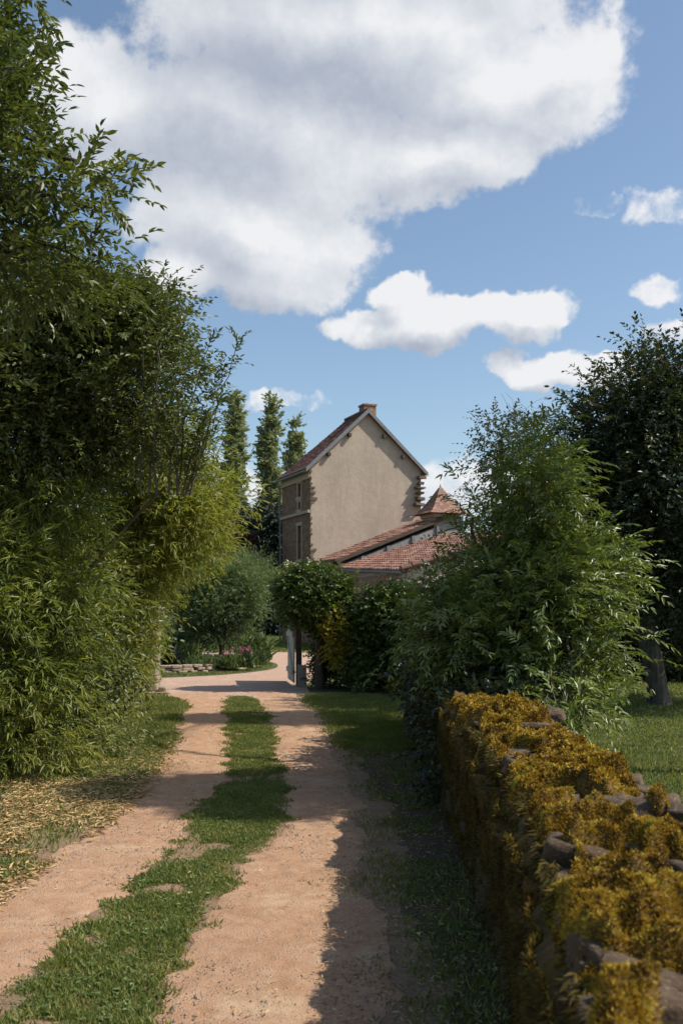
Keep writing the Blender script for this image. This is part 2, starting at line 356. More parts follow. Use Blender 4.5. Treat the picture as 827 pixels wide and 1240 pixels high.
# ------------------------------------------------------------------ world
SUN_EL, SUN_A = math.radians(48), math.radians(-6)       # azimuth measured from +X
SV = Vector((math.cos(SUN_EL) * math.cos(SUN_A), math.cos(SUN_EL) * math.sin(SUN_A), math.sin(SUN_EL)))
wd = bpy.data.worlds.new('World'); scene.world = wd; wd.use_nodes = True
nt = wd.node_tree; nt.nodes.clear()
SKY_S = .118
def build_world():
    N = nt.nodes; Lk = nt.links
    out = N.new('ShaderNodeOutputWorld'); bg = N.new('ShaderNodeBackground'); bg.inputs['Strength'].default_value = SKY_S
    sky = N.new('ShaderNodeTexSky'); sky.sky_type = 'NISHITA'; sky.sun_disc = False
    sky.sun_elevation = SUN_EL; sky.sun_rotation = PI / 2 - SUN_A; sky.air_density = 1.0; sky.dust_density = 1.2; sky.ozone_density = 1.6
    tc = N.new('ShaderNodeTexCoord')
    def group_density():
        g = bpy.data.node_groups.new('cloud_density', 'ShaderNodeTree')
        g.interface.new_socket('Dir', in_out='INPUT', socket_type='NodeSocketVector')
        g.interface.new_socket('Fac', in_out='OUTPUT', socket_type='NodeSocketFloat')
        g.interface.new_socket('Grey', in_out='OUTPUT', socket_type='NodeSocketFloat')
        gi = g.nodes.new('NodeGroupInput'); go = g.nodes.new('NodeGroupOutput')
        D = gi.outputs[0]
        sp = g.nodes.new('ShaderNodeSeparateXYZ'); g.links.new(D, sp.inputs[0])
        az = math_(g, 'ARCTAN2', sp.outputs[0], sp.outputs[1]); el = math_(g, 'ARCSINE', sp.outputs[2])
        cb = g.nodes.new('ShaderNodeCombineXYZ'); g.links.new(az, cb.inputs[0]); g.links.new(el, cb.inputs[1])
        # billowing warp
        def nz(scale, det, rough, w):
            n = g.nodes.new('ShaderNodeTexNoise'); n.inputs['Scale'].default_value = scale; n.inputs['Detail'].default_value = det; n.inputs['Roughness'].default_value = rough
            g.links.new(D, n.inputs['Vector']); return n
        wn = nz(7, 5, .6, 0); s1 = g.nodes.new('ShaderNodeVectorMath'); s1.operation = 'SUBTRACT'; g.links.new(wn.outputs['Color'], s1.inputs[0]); s1.inputs[1].default_value = (.5,.5,.5)
        s2 = g.nodes.new('ShaderNodeVectorMath'); s2.operation = 'SCALE'; g.links.new(s1.outputs[0], s2.inputs[0]); s2.inputs['Scale'].default_value = .11
        s3 = g.nodes.new('ShaderNodeVectorMath'); s3.operation = 'ADD'; g.links.new(cb.outputs[0], s3.inputs[0]); g.links.new(s2.outputs[0], s3.inputs[1])
        flat = g.nodes.new('ShaderNodeVectorMath'); flat.operation = 'MULTIPLY'; g.links.new(s3.outputs[0], flat.inputs[0]); flat.inputs[1].default_value = (1, 1, 0)
        def blob(px, py, rx, ry):
            a = math.atan((px - CX) / F); e = math.atan((HY - py) / F * math.cos(a))
            rx = rx / F * math.cos(a) ** 2; ry = ry / F * math.cos(e) ** 2
            v = g.nodes.new('ShaderNodeVectorMath'); v.operation = 'SUBTRACT'; g.links.new(flat.outputs[0], v.inputs[0]); v.inputs[1].default_value = (a, e, 0)
            v2 = g.nodes.new('ShaderNodeVectorMath'); v2.operation = 'MULTIPLY'; g.links.new(v.outputs[0], v2.inputs[0]); v2.inputs[1].default_value = (1 / rx, 1 / ry, 0)
            v3 = g.nodes.new('ShaderNodeVectorMath'); v3.operation = 'LENGTH'; g.links.new(v2.outputs[0], v3.inputs[0])
            return math_(g, 'SUBTRACT', 1.0, v3.outputs['Value'])
        big = [(430,40,290,130), (330,170,240,110), (610,100,165,95), (120,120,92,95), (300,270,175,80), (310,325,130,60),
               (540,180,150,62), (215,345,60,40), (420,-120,420,170), (690,90,75,55),
               (530,398,150,34), (472,362,50,28), (650,384,56,32), (425,402,56,26), (655,455,58,26), (720,462,56,20),
               (-600,160,260,90), (1150,420,200,60)]
        # thin wisps
        wisp = [(795,240,70,24), (797,350,32,20), (815,412,32,16), (345,492,60,15), (710,252,24,14), (540,590,70,35), (250,620,80,70)]
        s = None
        for b in big:
            v = blob(*b)
            if s is None: s = v
            else: s = math_(g, 'SMOOTH_MAX', s, v, .12)
        for b in wisp:
            v = math_(g, 'MINIMUM', math_(g, 'MULTIPLY', blob(*b), .55), .10)
            s = math_(g, 'MAXIMUM', s, v)
        s = math_(g, 'MAXIMUM', s, -1.2)
        n2 = nz(13, 9, .62, 0); n3 = nz(38, 9, .66, 0)
        d = math_(g, 'ADD', math_(g, 'MULTIPLY', s, 1.15), math_(g, 'MULTIPLY', math_(g, 'SUBTRACT', n2.outputs['Fac'], .51), 1.2))
        d = math_(g, 'ADD', d, math_(g, 'MULTIPLY', math_(g, 'SUBTRACT', n3.outputs['Fac'], .5), .34))
        g.links.new(d, go.inputs[0])
        gr = None
        for b in [(330,110,260,105), (240,170,150,80), (490,420,140,26), (650,406,70,22), (300,330,120,30), (670,474,80,22), (-500,120,200,60), (1500,260,300,80)]:
            v = math_(g, 'MULTIPLY', blob(*b), .95 if b[3] > 50 else .45)
            gr = v if gr is None else math_(g, 'SMOOTH_MAX', gr, v, .2)
        g.links.new(gr, go.inputs[1])
        return g
    G = group_density()
    def dens(vec):
        n = N.new('ShaderNodeGroup'); n.node_tree = G; Lk.new(vec, n.inputs[0]); return n
    d0 = dens(tc.outputs['Generated'])
    off = N.new('ShaderNodeVectorMath'); off.operation = 'ADD'; Lk.new(tc.outputs['Generated'], off.inputs[0]); off.inputs[1].default_value = (.022, -.004, .030)
    nn = N.new('ShaderNodeVectorMath'); nn.operation = 'NORMALIZE'; Lk.new(off.outputs[0], nn.inputs[0])
    d1 = dens(nn.outputs[0])
    mr = N.new('ShaderNodeMapRange'); mr.interpolation_type = 'SMOOTHSTEP'; Lk.new(d0.outputs[0], mr.inputs[0]); mr.inputs[1].default_value = -.07; mr.inputs[2].default_value = .22
    alpha = mr.outputs[0]
    rel = math_(nt, 'MULTIPLY', math_(nt, 'SUBTRACT', d0.outputs[0], d1.outputs[0]), .50)       # >0 on the sunny side
    gm = N.new('ShaderNodeMapRange'); gm.interpolation_type = 'SMOOTHSTEP'; Lk.new(d0.outputs[1], gm.inputs[0]); gm.inputs[1].default_value = -.15; gm.inputs[2].default_value = .75
    br = math_(nt, 'ADD', .80, rel); br = math_(nt, 'SUBTRACT', br, math_(nt, 'MULTIPLY', gm.outputs[0], .33), clamp=True)
    k = 1 / SKY_S
    cc = ramp(nt, br, [(0, (.28,.33,.41)), (.35, (.40,.44,.52)), (.7, (.58,.61,.66)), (1, (.77,.775,.79))])
    ck = mix(nt, 1.0, cc, (k, k, k), 'MULTIPLY')
    # sky slightly desaturated as in the photograph
    sc = mix(nt, 1.0, sky.outputs[0], (SKYC[0], SKYC[1], SKYC[2]), 'MULTIPLY')
    am = math_(nt, 'MULTIPLY', alpha, .97)
    fin = mix(nt, am, sc, ck)
    Lk.new(fin, bg.inputs[0]); Lk.new(bg.outputs[0], out.inputs[0])
SKYC = (1.16, 1.18, 1.14)
build_world()
sl = bpy.data.lights.new('sun', 'SUN'); sl.energy = 5.0; sl.angle = math.radians(.53); sl.color = (1, .93, .82)
so = bpy.data.objects.new('sun', sl); COL.objects.link(so); so.rotation_euler = SV.to_track_quat('Z', 'Y').to_euler(); so.location = (20, 0, 30)

# ------------------------------------------------------------------ ground and tracks
def gz(x, y):
    x = np.asarray(x, float); y = np.asarray(y, float)
    return np.clip((y - 52) / 60, 0, 1) ** 1.3 * 3.0 * np.clip((2 - x) / 12, 0.25, 1) + np.zeros_like(x)
gx = np.concatenate([-np.geomspace(600, 12, 26), np.linspace(-11, 11, 34), np.geomspace(12, 600, 26)])
gy = np.concatenate([[-300, -100, -30], np.linspace(-8, 120, 100), np.geomspace(125, 1500, 22)])
GX, GY = np.meshgrid(gx, gy); V = xyz(GX, GY); V[..., 2] = gz(GX, GY)
nx = len(gx); ii = (np.arange(len(gy) - 1)[:, None] * nx + np.arange(nx - 1)[None]).ravel()
tag(mk('ground', V.reshape(-1, 3), [np.stack([ii, ii + 1, ii + nx + 1, ii + nx], -1)], M['ground'], None, None, True), 'green lawn and bare earth around the tracks', None, None, 'structure')
# edge curves (X at distance Y)
EY = np.array([-1, 3.84, 4.9, 6.0, 6.9, 8.2, 10.4, 12, 13.7, 16, 17.5, 18.6])
LL = np.array([-2.15, -2.02, -1.97, -1.92, -1.86, -1.78, -1.90, -2.05, -2.22, -2.47, -2.75, -3.3])
LR = np.array([-1.52, -1.45, -1.34, -1.22, -1.15, -1.12, -1.19, -1.36, -1.58, -1.88, -2.05, -2.12])
RL = np.array([-.85, -.76, -.67, -.58, -.50, -.52, -.66, -.83, -1.0, -1.28, -1.52, -1.75])
RR = np.array([.15, .18, .18, .17, .16, .12, .0, -.10, -.28, -.55, -.72, -.85])
def edge(E, y, s):
    y = np.asarray(y, float)
    w = (fbm(np.stack([y * 1.6, y * 0 + s * 7.3, y * 0], -1), 4, s) - .5) * .34 + (vn(np.stack([y * 9, y * 0 + s, y * 0], -1), s) - .5) * .07
    return np.interp(y, EY, E) + w * np.clip((19.5 - y) / 3, 0.3, 1)
def strip(name, A, sa, Bc, sb, y0, y1, z, m, label):
    y = np.arange(y0, y1, .03); a = edge(A, y, sa); b = edge(Bc, y, sb); c = 31
    t = np.linspace(0, 1, c)[None]; X = a[:, None] + (b - a)[:, None] * t; Yv = np.repeat(y[:, None], c, 1)
    i = (np.arange(len(y) - 1)[:, None] * c + np.arange(c - 1)[None]).ravel()
    Z = z + fbm(np.stack([X * 5, Yv * 5, X * 0], -1), 4, 9) * .022 * np.sin(np.clip(t, 0, 1) * PI) ** .5
    return tag(mk(name, xyz(X, Yv, Z).reshape(-1, 3), [np.stack([i, i + 1, i + c + 1, i + c], -1)], m), label, None, None, 'structure')
strip('dirt_track', LL, 1, LR, 2, -1, 19.2, .004, M['dirt'], 'left wheel track of pinkish dirt')
strip('dirt_track', RL, 3, RR, 4, -1, 19.2, .004, M['dirt'], 'right wheel track of pinkish dirt beside the shaded verge')
# drive beyond the gate
def poly_sheet(name, P, z, m, label):
    P = np.array(P, float); return tag(mk(name, xyz(P[:, 0], P[:, 1], z), [np.arange(len(P))[None]], m), label, None, None, 'structure')
dr = [(-3.55,18.3), (-2.9,18.0), (-2.3,18.35), (-1.7,18.1), (-1.1,18.3), (-.75,18.1), (-.62,19.4), (-.75,21), (-.7,24), (.6,27), (1.3,31), (.9,35), (-.5,37.6), (-2.6,38.5), (-5,38), (-9,36.5), (-11,32), (-11.5,26), (-9,21.8), (-5.5,20.6), (-3.9,20.2)]
m_, nt_m, bs_m, o_m = mat('verge_earth'); na = noise(nt_m, 5, 6, .7); nb = noise(nt_m, 60, 5, .7)
cg = ramp(nt_m, nb, [(.3, (.16,.10,.055)), (.7, (.34,.23,.135))]); cd = ramp(nt_m, nb, [(.3, (.24,.145,.085)), (.7, (.44,.29,.175))])
nt_m.links.new(mix(nt_m, ramp(nt_m, na, [(.42, (0,0,0)), (.6, (1,1,1))]), cg, cd), bs_m.inputs['Base Color']); bs_m.inputs['Roughness'].default_value = .95
bump(nt_m, bs_m, math_(nt_m, 'ADD', na, nb), .9, .03); M['verge'] = m_
poly_sheet('verge_earth', [(-4.6,-2), (1.0,-2), (1.0,19.5), (-4.6,19.5)], .002, M['verge'], 'bare earth showing between the grass beside the tracks')
strip('shade_darkened_verge', RR + .22, 6, np.full(12, 1.05), 8, -1, 11.5, .003, M['bedsoil'], 'earth and leaf litter at the foot of the wall, coloured darker to deepen the shade')  # verge soil given a darker colour to deepen the wall's shade
poly_sheet('drive', dr, .009, M['drive'], 'pale gravel drive circling the flower bed')
def ell(cx, cy, rx, ry, n=64, j=0):
    t = np.arange(n) * 2 * PI / n; w = 1 + (fbm(np.stack([np.cos(t) * 2, np.sin(t) * 2, t * 0], -1), 3, 5) - .5) * j
    return np.stack([cx + rx * np.cos(t) * w, cy + ry * np.sin(t) * w], 1)
BX, BY = -5.0, 28.6
poly_sheet('grass_verge', ell(BX, BY, 3.15, 5.2, 72, .12), .013, M['ground'], 'grass rim round the flower bed')
poly_sheet('bed_soil', ell(BX, BY, 2.5, 3.5, 72, .05), .10, M['bedsoil'], 'dark soil of the flower bed')

# ------------------------------------------------------------------ house
UX, UY = math.cos(math.radians(21.5)), math.sin(math.radians(21.5))
H0 = np.array([-1.47, 46.5, 0.]); HR = math.radians(21.5)
GWd, GL, ZE, ZP = 5.76, 4.2, 8.45, 11.14
house = empty('house', H0, 'tall narrow house with a blank beige gable, brown stone side wall and brick chimney', 'house', None, HR)
# gable wall facing the camera side and back gable; pentagon prism, left wall built separately with openings
mb = MB(); a = .0
def penta(y0, y1, x0, x1):
    xm = GWd / 2
    V = [(x0,y0,0),(x1,y0,0),(x1,y0,ZE+.08),(xm,y0,ZP),(x0,y0,ZE)]; V += [(x, y1, z) for x, _, z in V]
    mb.add(V, [[[0,1,2,3,4]], [[9,8,7,6,5]], [[0,5,6,1],[1,6,7,2],[2,7,8,3],[3,8,9,4],[4,9,5,0]]])
penta(0, .4, .03, GWd); mb.box((.03, GL - .4, 0), (GWd, GL, ZE - .02))
mb.box((GWd - .4, .4, 0), (GWd - .005, GL - .4, ZE - .02))
mb.build('gable_wall', M['stucco'], house)
def wallx(mb, x0, x1, ys, zs, holes):
    """wall lying in local x between x0,x1, cells from breaks, holes = (ya,yb,za,zb)"""
    for a, b in zip(ys[:-1], ys[1:]):
        for c, d in zip(zs[:-1], zs[1:]):
            if any(a >= h[0] - 1e-4 and b <= h[1] + 1e-4 and c >= h[2] - 1e-4 and d <= h[3] + 1e-4 for h in holes): continue
            mb.box((x0, a, c), (x1, b, d))
mb = MB(); holes = [(1.2, 1.68, 7.1, 7.76), (1.25, 1.62, 6.5, 6.86), (1.16, 1.72, 4.1, 5.72)]
ys = [0.012, 1.16, 1.2, 1.25, 1.62, 1.68, 1.72, GL]; zs = [0, 4.1, 5.72, 6.5, 6.86, 7.1, 7.76, ZE - .02]
wallx(mb, 0, .4, ys, zs, holes); mb.build('side_wall', M['rubble'], house)
for (y0, y1, z0, z1) in holes:
    w = MB(); t = .11; x0 = -.05
    w.box((x0, y0 - t, z0), (.12, y0 - .002, z1)); w.box((x0, y1 + .002, z0), (.12, y1 + t, z1))
    w.box((x0 - .01, y0 - t - .03, z1 + .002), (.12, y1 + t + .03, z1 + .17)); w.box((x0 - .04, y0 - t - .05, z0 - .14), (.12, y1 + t + .05, z0 - .002))
    wo = w.build('window', M['trim'], house)
    g = MB(); g.box((.2, y0, z0), (.23, y1, z1)); g.build('pane', M['glass'], wo)
    g = MB(); ym = (y0 + y1) / 2
    g.box((.15, ym - .02, z0), (.2, ym + .02, z1))
    for zz in np.arange(z0 + .3, z1, .42): g.box((.16, y0, zz - .012), (.195, y1, zz + .012))
    g.build('frame', M['fasc'], wo)
g = MB(); g.box((-.12, .0, 6.22), (-.002, GL, 6.36)); g.build('string_course', M['trim'], house)
g = MB(); g.box((-.08, .0, ZE - .62), (-.002, GL, ZE - .22)); g.box((-.18, -.02, ZE - .22), (-.002, GL + .02, ZE - .05)); g.build('cornice', M['trim'], house)
# toothing stones at the two gable corners
g = MB()
z = 2.8
while z < ZE - .25:
    h = R.uniform(.06, .14)
    if R.random() < .85:
        l = R.choice([.08, .14, .24, .36], p=[.45, .3, .15, .1]) * R.uniform(.8, 1.2)
        g = MB(); g.box((-.03, -R.uniform(.03, .12), z), (l, .03, z + h), .012); g.build('quoin_stone', M['quoin'], house)
    z += h + R.uniform(.05, .22)
z = 6.75
while z < 8.15:
    h = R.uniform(.10, .16)
    g = MB(); g.box((GWd - R.uniform(.2, .42), -R.uniform(.25, .45), z), (GWd + R.uniform(.02, .14), .03, z + h), .02); z += h + R.uniform(.10, .16); g.build('toothing_stone', M['quoin'], house)
# roofs: sloped tiled slabs
def tiled(name, P00, P10, P01, nu, nv, m, parent, amp=.035, step=.03, thick=.08, P11=None):
    """P00->P10 along the eave, P00->P01 up the slope. round tiles: nu columns, nv rows"""
    P00, P10, P01 = map(lambda p: np.array(p, float), (P00, P10, P01)); e = P10 - P00; s = P01 - P00
    P11 = P10 + s if P11 is None else np.array(P11, float); eat = lambda t: (P10 + (P11 - P10) * t) - (P00 + s * t)
    n = nrm(np.cross(e, s)); n = n if n[2] > 0 else -n
    cu = 6; V = []; A = []; FS = []; c0 = 0
    per = nu * cu + 1; u = np.linspace(0, 1, per); prof = amp * np.abs(np.sin(np.arange(per) / cu * PI)) ** .7
    ti = np.minimum(np.arange(per) // cu, nu - 1)
    for r in range(nv):
        j = R.normal(size=nu) * .006; rn = R.random(nu)
        for k, (t, hgt) in enumerate(((r / nv, step), ((r + 1.08) / nv if r < nv - 1 else 1, 0))):
            t = min(t, 1); V.append(P00 + u[:, None] * eat(t) + t * s + (prof + hgt + j[ti])[:, None] * n); A.append(rn[ti])
        i = np.arange(per - 1) + c0; FS.append(np.stack([i, i + 1, i + per + 1, i + per], -1))
        # front lip of the row
        V.append(P00 + u[:, None] * eat(r / nv) + (r / nv) * s + (prof * 0)[:, None] * n); A.append(rn[ti] * .5)
        FS.append(np.stack([i + 2 * per, i + 1 + 2 * per, i + 1, i], -1)); c0 += 3 * per
    # slab underneath
    q = [P00, P10, P11, P01]; Vs = np.array([p - n * .004 for p in q] + [p - n * thick for p in q])
    V.append(Vs); A.append(np.full(8, .2))
    FS.append(np.array([[0,1,2,3],[7,6,5,4],[0,4,5,1],[1,5,6,2],[2,6,7,3],[3,7,4,0]]) + c0)
    return mk(name, np.concatenate(V), FS, m, parent, None, False, np.concatenate(A))
xm = GWd / 2; sl_ = (ZP - ZE) / xm; ov = .28
RL_ = 2.75
tiled('roof', (-ov, -.2, ZE - ov * sl_ + .06), (-ov, GL + .2, ZE - ov * sl_ + .06), (xm, -.2, ZP + .06), 20, 24, M['slate'], house, .015, .02, .08, (xm, RL_, ZP + .06))
tiled('roof', (GWd + ov, GL + .2, ZE + .08 - ov * sl_ + .04), (GWd + ov, -.2, ZE + .08 - ov * sl_ + .04), (xm, RL_, ZP + .06), 20, 24, M['tile'], house, .015, .02, .08, (xm, -.2, ZP + .06))
tiled('roof', (-ov, GL + .2, ZE - ov * sl_ + .06), (GWd + ov, GL + .2, ZE - ov * sl_ + .1), (xm - .02, RL_, ZP + .05), 24, 20, M['slate'], house, .015, .02, .08, (xm + .02, RL_, ZP + .05))
# verge boards
def board(p, q, h, t, name, m, dn=0):
    p = np.array(p, float); q = np.array(q, float); b = MB()
    V = []
    for yy in (p[1], p[1] + t):
        V += [(p[0], yy, p[2] - h), (q[0], yy, q[2] - h), (q[0], yy, q[2]), (p[0], yy, p[2])]
    V = np.array(V); b.add(V, [[[0,1,2,3],[7,6,5,4],[0,4,5,1],[1,5,6,2],[2,6,7,3],[3,7,4,0]]]); b.build(name, m, house)
board((-ov, -.245, ZE - ov * sl_ + .12), (xm, -.245, ZP + .15), .22, .04, 'verge_board', M['zinc'])
board((xm, -.244, ZP + .148), (GWd + ov, -.244, ZE + .08 - ov * sl_ + .12), .20, .04, 'verge_board', M['zinc'])
for px_, dz in ((.9, 0), (1.95, 0), (3.75, 0), (4.75, 0)):
    zz = ZE + (xm - abs(px_ - xm)) * sl_ - .22
    g = MB(); g.box((px_ - .07, -.2, zz - .16), (px_ + .07, .0, zz)); g.build('purlin_end', M['wood'], house)
g = MB(); g.tube([(xm, -.22, ZP + .12), (xm, RL_, ZP + .12)], .09, 8); g.build('ridge_tiles', M['tile'], house)
g = MB(); g.box((xm + .02, .35, ZP - .7), (xm + .64, 1.0, ZP + .42)); ch = g.build('chimney', M['brick'], house)
g = MB(); g.box((xm - .02, .31, ZP + .42), (xm + .68, 1.04, ZP + .5)); g.build('cap', M['brick'], ch)
g = MB(); g.tube([(-ov - .03, -.2, ZE - .30), (-ov - .03, GL + .2, ZE - .30)], .06, 8); g.tube([(-ov - .03, GL + .1, ZE - .32), (-.1, GL + .06, ZE - .75), (-.1, GL + .06, 0)], .045, 8); g.build('gutter', M['zinc'], house, None, True)

# annex: upper lean-to against the gable (local frame of the house)
def loc(px, py, Y): return W(px, py, Y)
def tolocal(p):
    d = np.array(p, float) - H0; c, s = math.cos(HR), math.sin(HR)
    return np.array([d[0] * c + d[1] * s, -d[0] * s + d[1] * c, d[2]])
annex = empty('lean_to_building', H0, 'low building with a long tiled lean-to roof against the beige gable', 'outbuilding', None, HR)
a0 = tolocal(W(384, 677, 46.0)); 
UW = 6.1; pit = .39; ydep = -3.0
x0, z0 = .35, 3.98
# front wall (grey strip) as a sloped-top prism
g = MB()
def wedge(g, xa, xb, ya, yb, za, zb, zbot=0):
    V = [(xa,ya,zbot),(xb,ya,zbot),(xb,yb,zbot),(xa,yb,zbot),(xa,ya,za),(xb,ya,zb),(xb,yb,zb),(xa,yb,za)]
    g.hexa(np.array(V, float))
wedge(g, x0 + .12, x0 + UW, ydep + .15, -.01, z0 - .32, z0 - .32 + (UW - .12) * pit); g.build('wall', M['rubblepale'], annex)
tiled('roof', (x0 - .25, -.02, z0 - .12), (x0 - .25, ydep, z0 - .12), (x0 + UW + .1, -.02, z0 - .12 + (UW + .35) * pit), 13, 18, M['tile'], annex, .05, .035, .10)
g = MB()
V = []
for yy in (ydep - .05, ydep):
    V += [(x0 - .2, yy, z0 - .28), (x0 + UW, yy, z0 - .26 + (UW + .2) * pit), (x0 + UW, yy, z0 - .12 + (UW + .2) * pit), (x0 - .2, yy, z0 - .14)]
g.hexa(np.array([V[0], V[1], V[5], V[4], V[3], V[2], V[6], V[7]])); g.build('fascia', M['wood'], annex)
g = MB(); wedge(g, x0 + .5, x0 + UW, ydep + .08, ydep + .145, z0 - .33 + .38 * pit, z0 - .33 + (UW - .12) * pit, z0 - 1.2); g.build('rendered_strip', M['fasc'], annex)
for xx in np.arange(x0 + 1.0, x0 + UW, 1.25):
    g = MB(); zz = z0 + (xx - x0) * pit - .27; wedge(g, xx, xx + .13, ydep - .0, ydep + .075, zz - .55, zz - .5, zz - .9) ; g.hexa(np.array([(xx,ydep+.0,zz-.5),(xx+.13,ydep+.0,zz-.5),(xx+.13,ydep+.075,zz-.5),(xx,ydep+.075,zz-.5),(xx,ydep+.0,zz-.06),(xx+.13,ydep+.0,zz-.02),(xx+.13,ydep+.075,zz-.02),(xx,ydep+.075,zz-.06)])); g.build('bracket', M['zinc'], annex)
# lower barn, its eave running towards the camera
barn = empty('tiled_barn', H0, 'low barn with weathered orange canal tile roof in front of the lean-to', 'barn', None, HR)
nc = tolocal(W(488, 691, 37.2)); fc = tolocal(W(404, 688.5, 43.4))
xe = (nc[0] + fc[0]) / 2; yn, yf = nc[1], ydep - .06
zn, zf = nc[2], fc[2]; pit2 = .30; UW2 = 5.2
g = MB()
V = [(xe+.2,yn+.2,0),(xe+UW2,yn+.2,0),(xe+UW2,yf,0),(xe+.2,yf,0),(xe+.2,yn+.2,zn-.1),(xe+UW2,yn+.2,zn-.12+UW2*pit2),(xe+UW2,yf,zf-.12+UW2*pit2),(xe+.2,yf,zf-.1)]
# shift wall tops a little under the roof
g.hexa(np.array(V, float)); g.build('wall', M['rubblepale'], barn)
g = MB(); g.box((xe+.14, yn+.5, 0), (xe+.195, yf, zn - .12)); g.build('side_wall', M['brick'], barn)
g = MB(); z = 0
while z < zn - .25:
    h = R.uniform(.2, .3); l = R.choice([.25, .45]); g.box((xe + .15, yn + .15, z), (xe + .2 + l, yn + .2 + (.7 - l), min(z + h - .01, zn - .14)), .006); z += h
g.build('corner_stones', M['palestone'], barn)
tiled('roof', (xe, yf, zf), (xe, yn, zn), (xe + UW2 + .2, yf, zf + (UW2 + .2) * pit2), 30, 17, M['tile'], barn, .06, .035, .09)
g = MB()
for k in range(12):
    t0, t1 = k / 12, (k + 1.15) / 12; g.tube([(xe + t * (UW2 + .2), yn - .02, zn + t * (UW2 + .2) * pit2 + .05 + (.03 if i == 0 else 0)) for i, t in enumerate((t0, t1))], [.12, .095], 8)
g.build('verge_tiles', M['tile'], barn, None, True)
g = MB(); g.tube([(xe - .03, yf, zf - .06), (xe - .03, yn, zn - .06)], .055, 8); g.build('gutter', M['zinc'], barn, None, True)
# turret
tc_ = W(533, 740, 46.5); tw_ = .62
tower = empty('turret', (tc_[0], tc_[1], 0), 'small square turret with a flared red tiled pyramid roof behind the barn', 'turret', None, HR)
g = MB(); g.box((-tw_, -tw_, 0), (tw_, tw_, 6.12)); g.build('wall', M['rubblepale'], tower)
g = MB(); g.box((-tw_ - .08, -tw_ - .08, 5.95), (tw_ + .08, tw_ + .08, 6.13)); g.build('cornice', M['trim'], tower)
V = []; A = []; FS = []; prof = [(.98, 6.12), (.83, 6.23), (.64, 6.43), (.44, 6.72), (.24, 7.05), (.03, 7.4)]
rows = []
for (r0, zz0), (r1, zz1) in zip(prof[:-1], prof[1:]):
    for k in range(4): t = k / 4; rows.append((r0 + (r1 - r0) * t, zz0 + (zz1 - zz0) * t))
rows.append(prof[-1]); per = 4 * 24; c0 = 0
def sq(r, zz):
    P = []
    for c in range(4):
        a_, b_ = [(-1,-1),(1,-1),(1,1),(-1,1)][c], [(1,-1),(1,1),(-1,1),(-1,-1)][c]
        for k in range(24): t = k / 24; P.append((r * (a_[0] + (b_[0]-a_[0]) * t), r * (a_[1] + (b_[1]-a_[1]) * t), zz))
    return np.array(P)
for k in range(len(rows) - 1):
    rn = np.repeat(R.random(per // 3), 3)
    V += [sq(rows[k][0] + .035, rows[k][1]), sq(rows[k+1][0], rows[k+1][1] + .03)]; A += [rn, rn]
    i = np.arange(per); j = (i + 1) % per; FS.append(np.stack([i, j, j + per, i + per], -1) + c0); c0 += 2 * per
V.append(sq(.96, 6.11)); A.append(np.zeros(per)); FS2 = np.arange(per)[None] + c0
mk('roof', np.concatenate(V), [np.concatenate(FS), FS2], M['tile'], tower, None, False, np.concatenate(A))
g = MB(); g.tube([(0, 0, 7.3), (0, 0, 7.55)], [.05, .02], 6); g.build('finial', M['zinc'], tower)

# ------------------------------------------------------------------ stones (rounded blocks), one welded template
def cube_template(n=4):
    pts = {}; F_ = []
    def vid(p):
        k = tuple(np.round(p, 5)); 
        if k not in pts: pts[k] = len(pts)
        return pts[k]
    for ax in range(3):
        for sg in (-1, 1):
            for i in range(n):
                for j in range(n):
                    q = []
                    for di, dj in ((0,0),(1,0),(1,1),(0,1)):
                        p = [0, 0, 0]; p[ax] = sg; p[(ax+1)%3] = -1 + 2*(i+di)/n; p[(ax+2)%3] = -1 + 2*(j+dj)/n; q.append(vid(p))
                    F_.append(q if sg > 0 else q[::-1])
    return np.array(list(pts.keys())), np.array(F_)
TV, TF = cube_template(6)
TVr = TV / (np.sum(np.abs(TV) ** 8, 1) ** .125)[:, None]
def stones(C, S, rot, tilt, amp=.16, seed=0):
    """C centres (n,3), S half sizes (n,3), rot yaw (n)"""
    n = len(C); P = TVr[None] * S[:, None]
    nzv = np.stack([fbm(TVr[None] * 1.1 + np.arange(n)[:, None, None] * 3.7 + k * 11, 5, seed + k) - .5 for k in range(3)], -1)
    P = P + nzv * S[:, None] * amp * 4 * np.array([.6, .6, .8])
    c, s = np.cos(tilt)[:, None], np.sin(tilt)[:, None]
    x = P[..., 0] * c - P[..., 2] * s; zz = P[..., 0] * s + P[..., 2] * c; y = P[..., 1]
    c, s = np.cos(rot)[:, None], np.sin(rot)[:, None]
    P = np.stack([x * c - y * s, x * s + y * c, zz], -1) + C[:, None]
    Fc = (TF[None] + (np.arange(n) * len(TV))[:, None, None]).reshape(-1, 4)
    return P.reshape(-1, 3), Fc

# ------------------------------------------------------------------ mossy wall
WY = np.array([-2, .3, 1.65, 2.07, 2.77, 3.3, 4.4, 6, 6.9, 9, 14])
WX = np.array([.22, .30, .43, .50, .60, .66, .74, .80, .83, .86, .9])
def wx(y): return np.interp(y, WY, WX)
def wh(y):
    y = np.asarray(y, float)
    return .87 + (fbm(np.stack([y * 1.3, y * 0 + 4.2, y * 0], -1), 3, 3) - .5) * .16
WT = .50
wall = empty('mossy_stone_wall', (.8, 5, 0), 'old dry stone wall thick with golden moss along the right of the track', 'stone wall')
wo_ = (.8, 5, 0)
g = MB(); yy = np.arange(-2, 14.01, .5)
for a, b in zip(yy[:-1], yy[1:]):
    xa, xb = wx(a), wx(b)
    g.hexa(np.array([(xa+.12,a,0),(xa+WT-.08,a,0),(xb+WT-.08,b,0),(xb+.12,b,0),(xa+.12,a,.76),(xa+WT-.08,a,.76),(xb+WT-.08,b,.76),(xb+.12,b,.76)]))
g.build('core', M['stone'], wall, wo_)
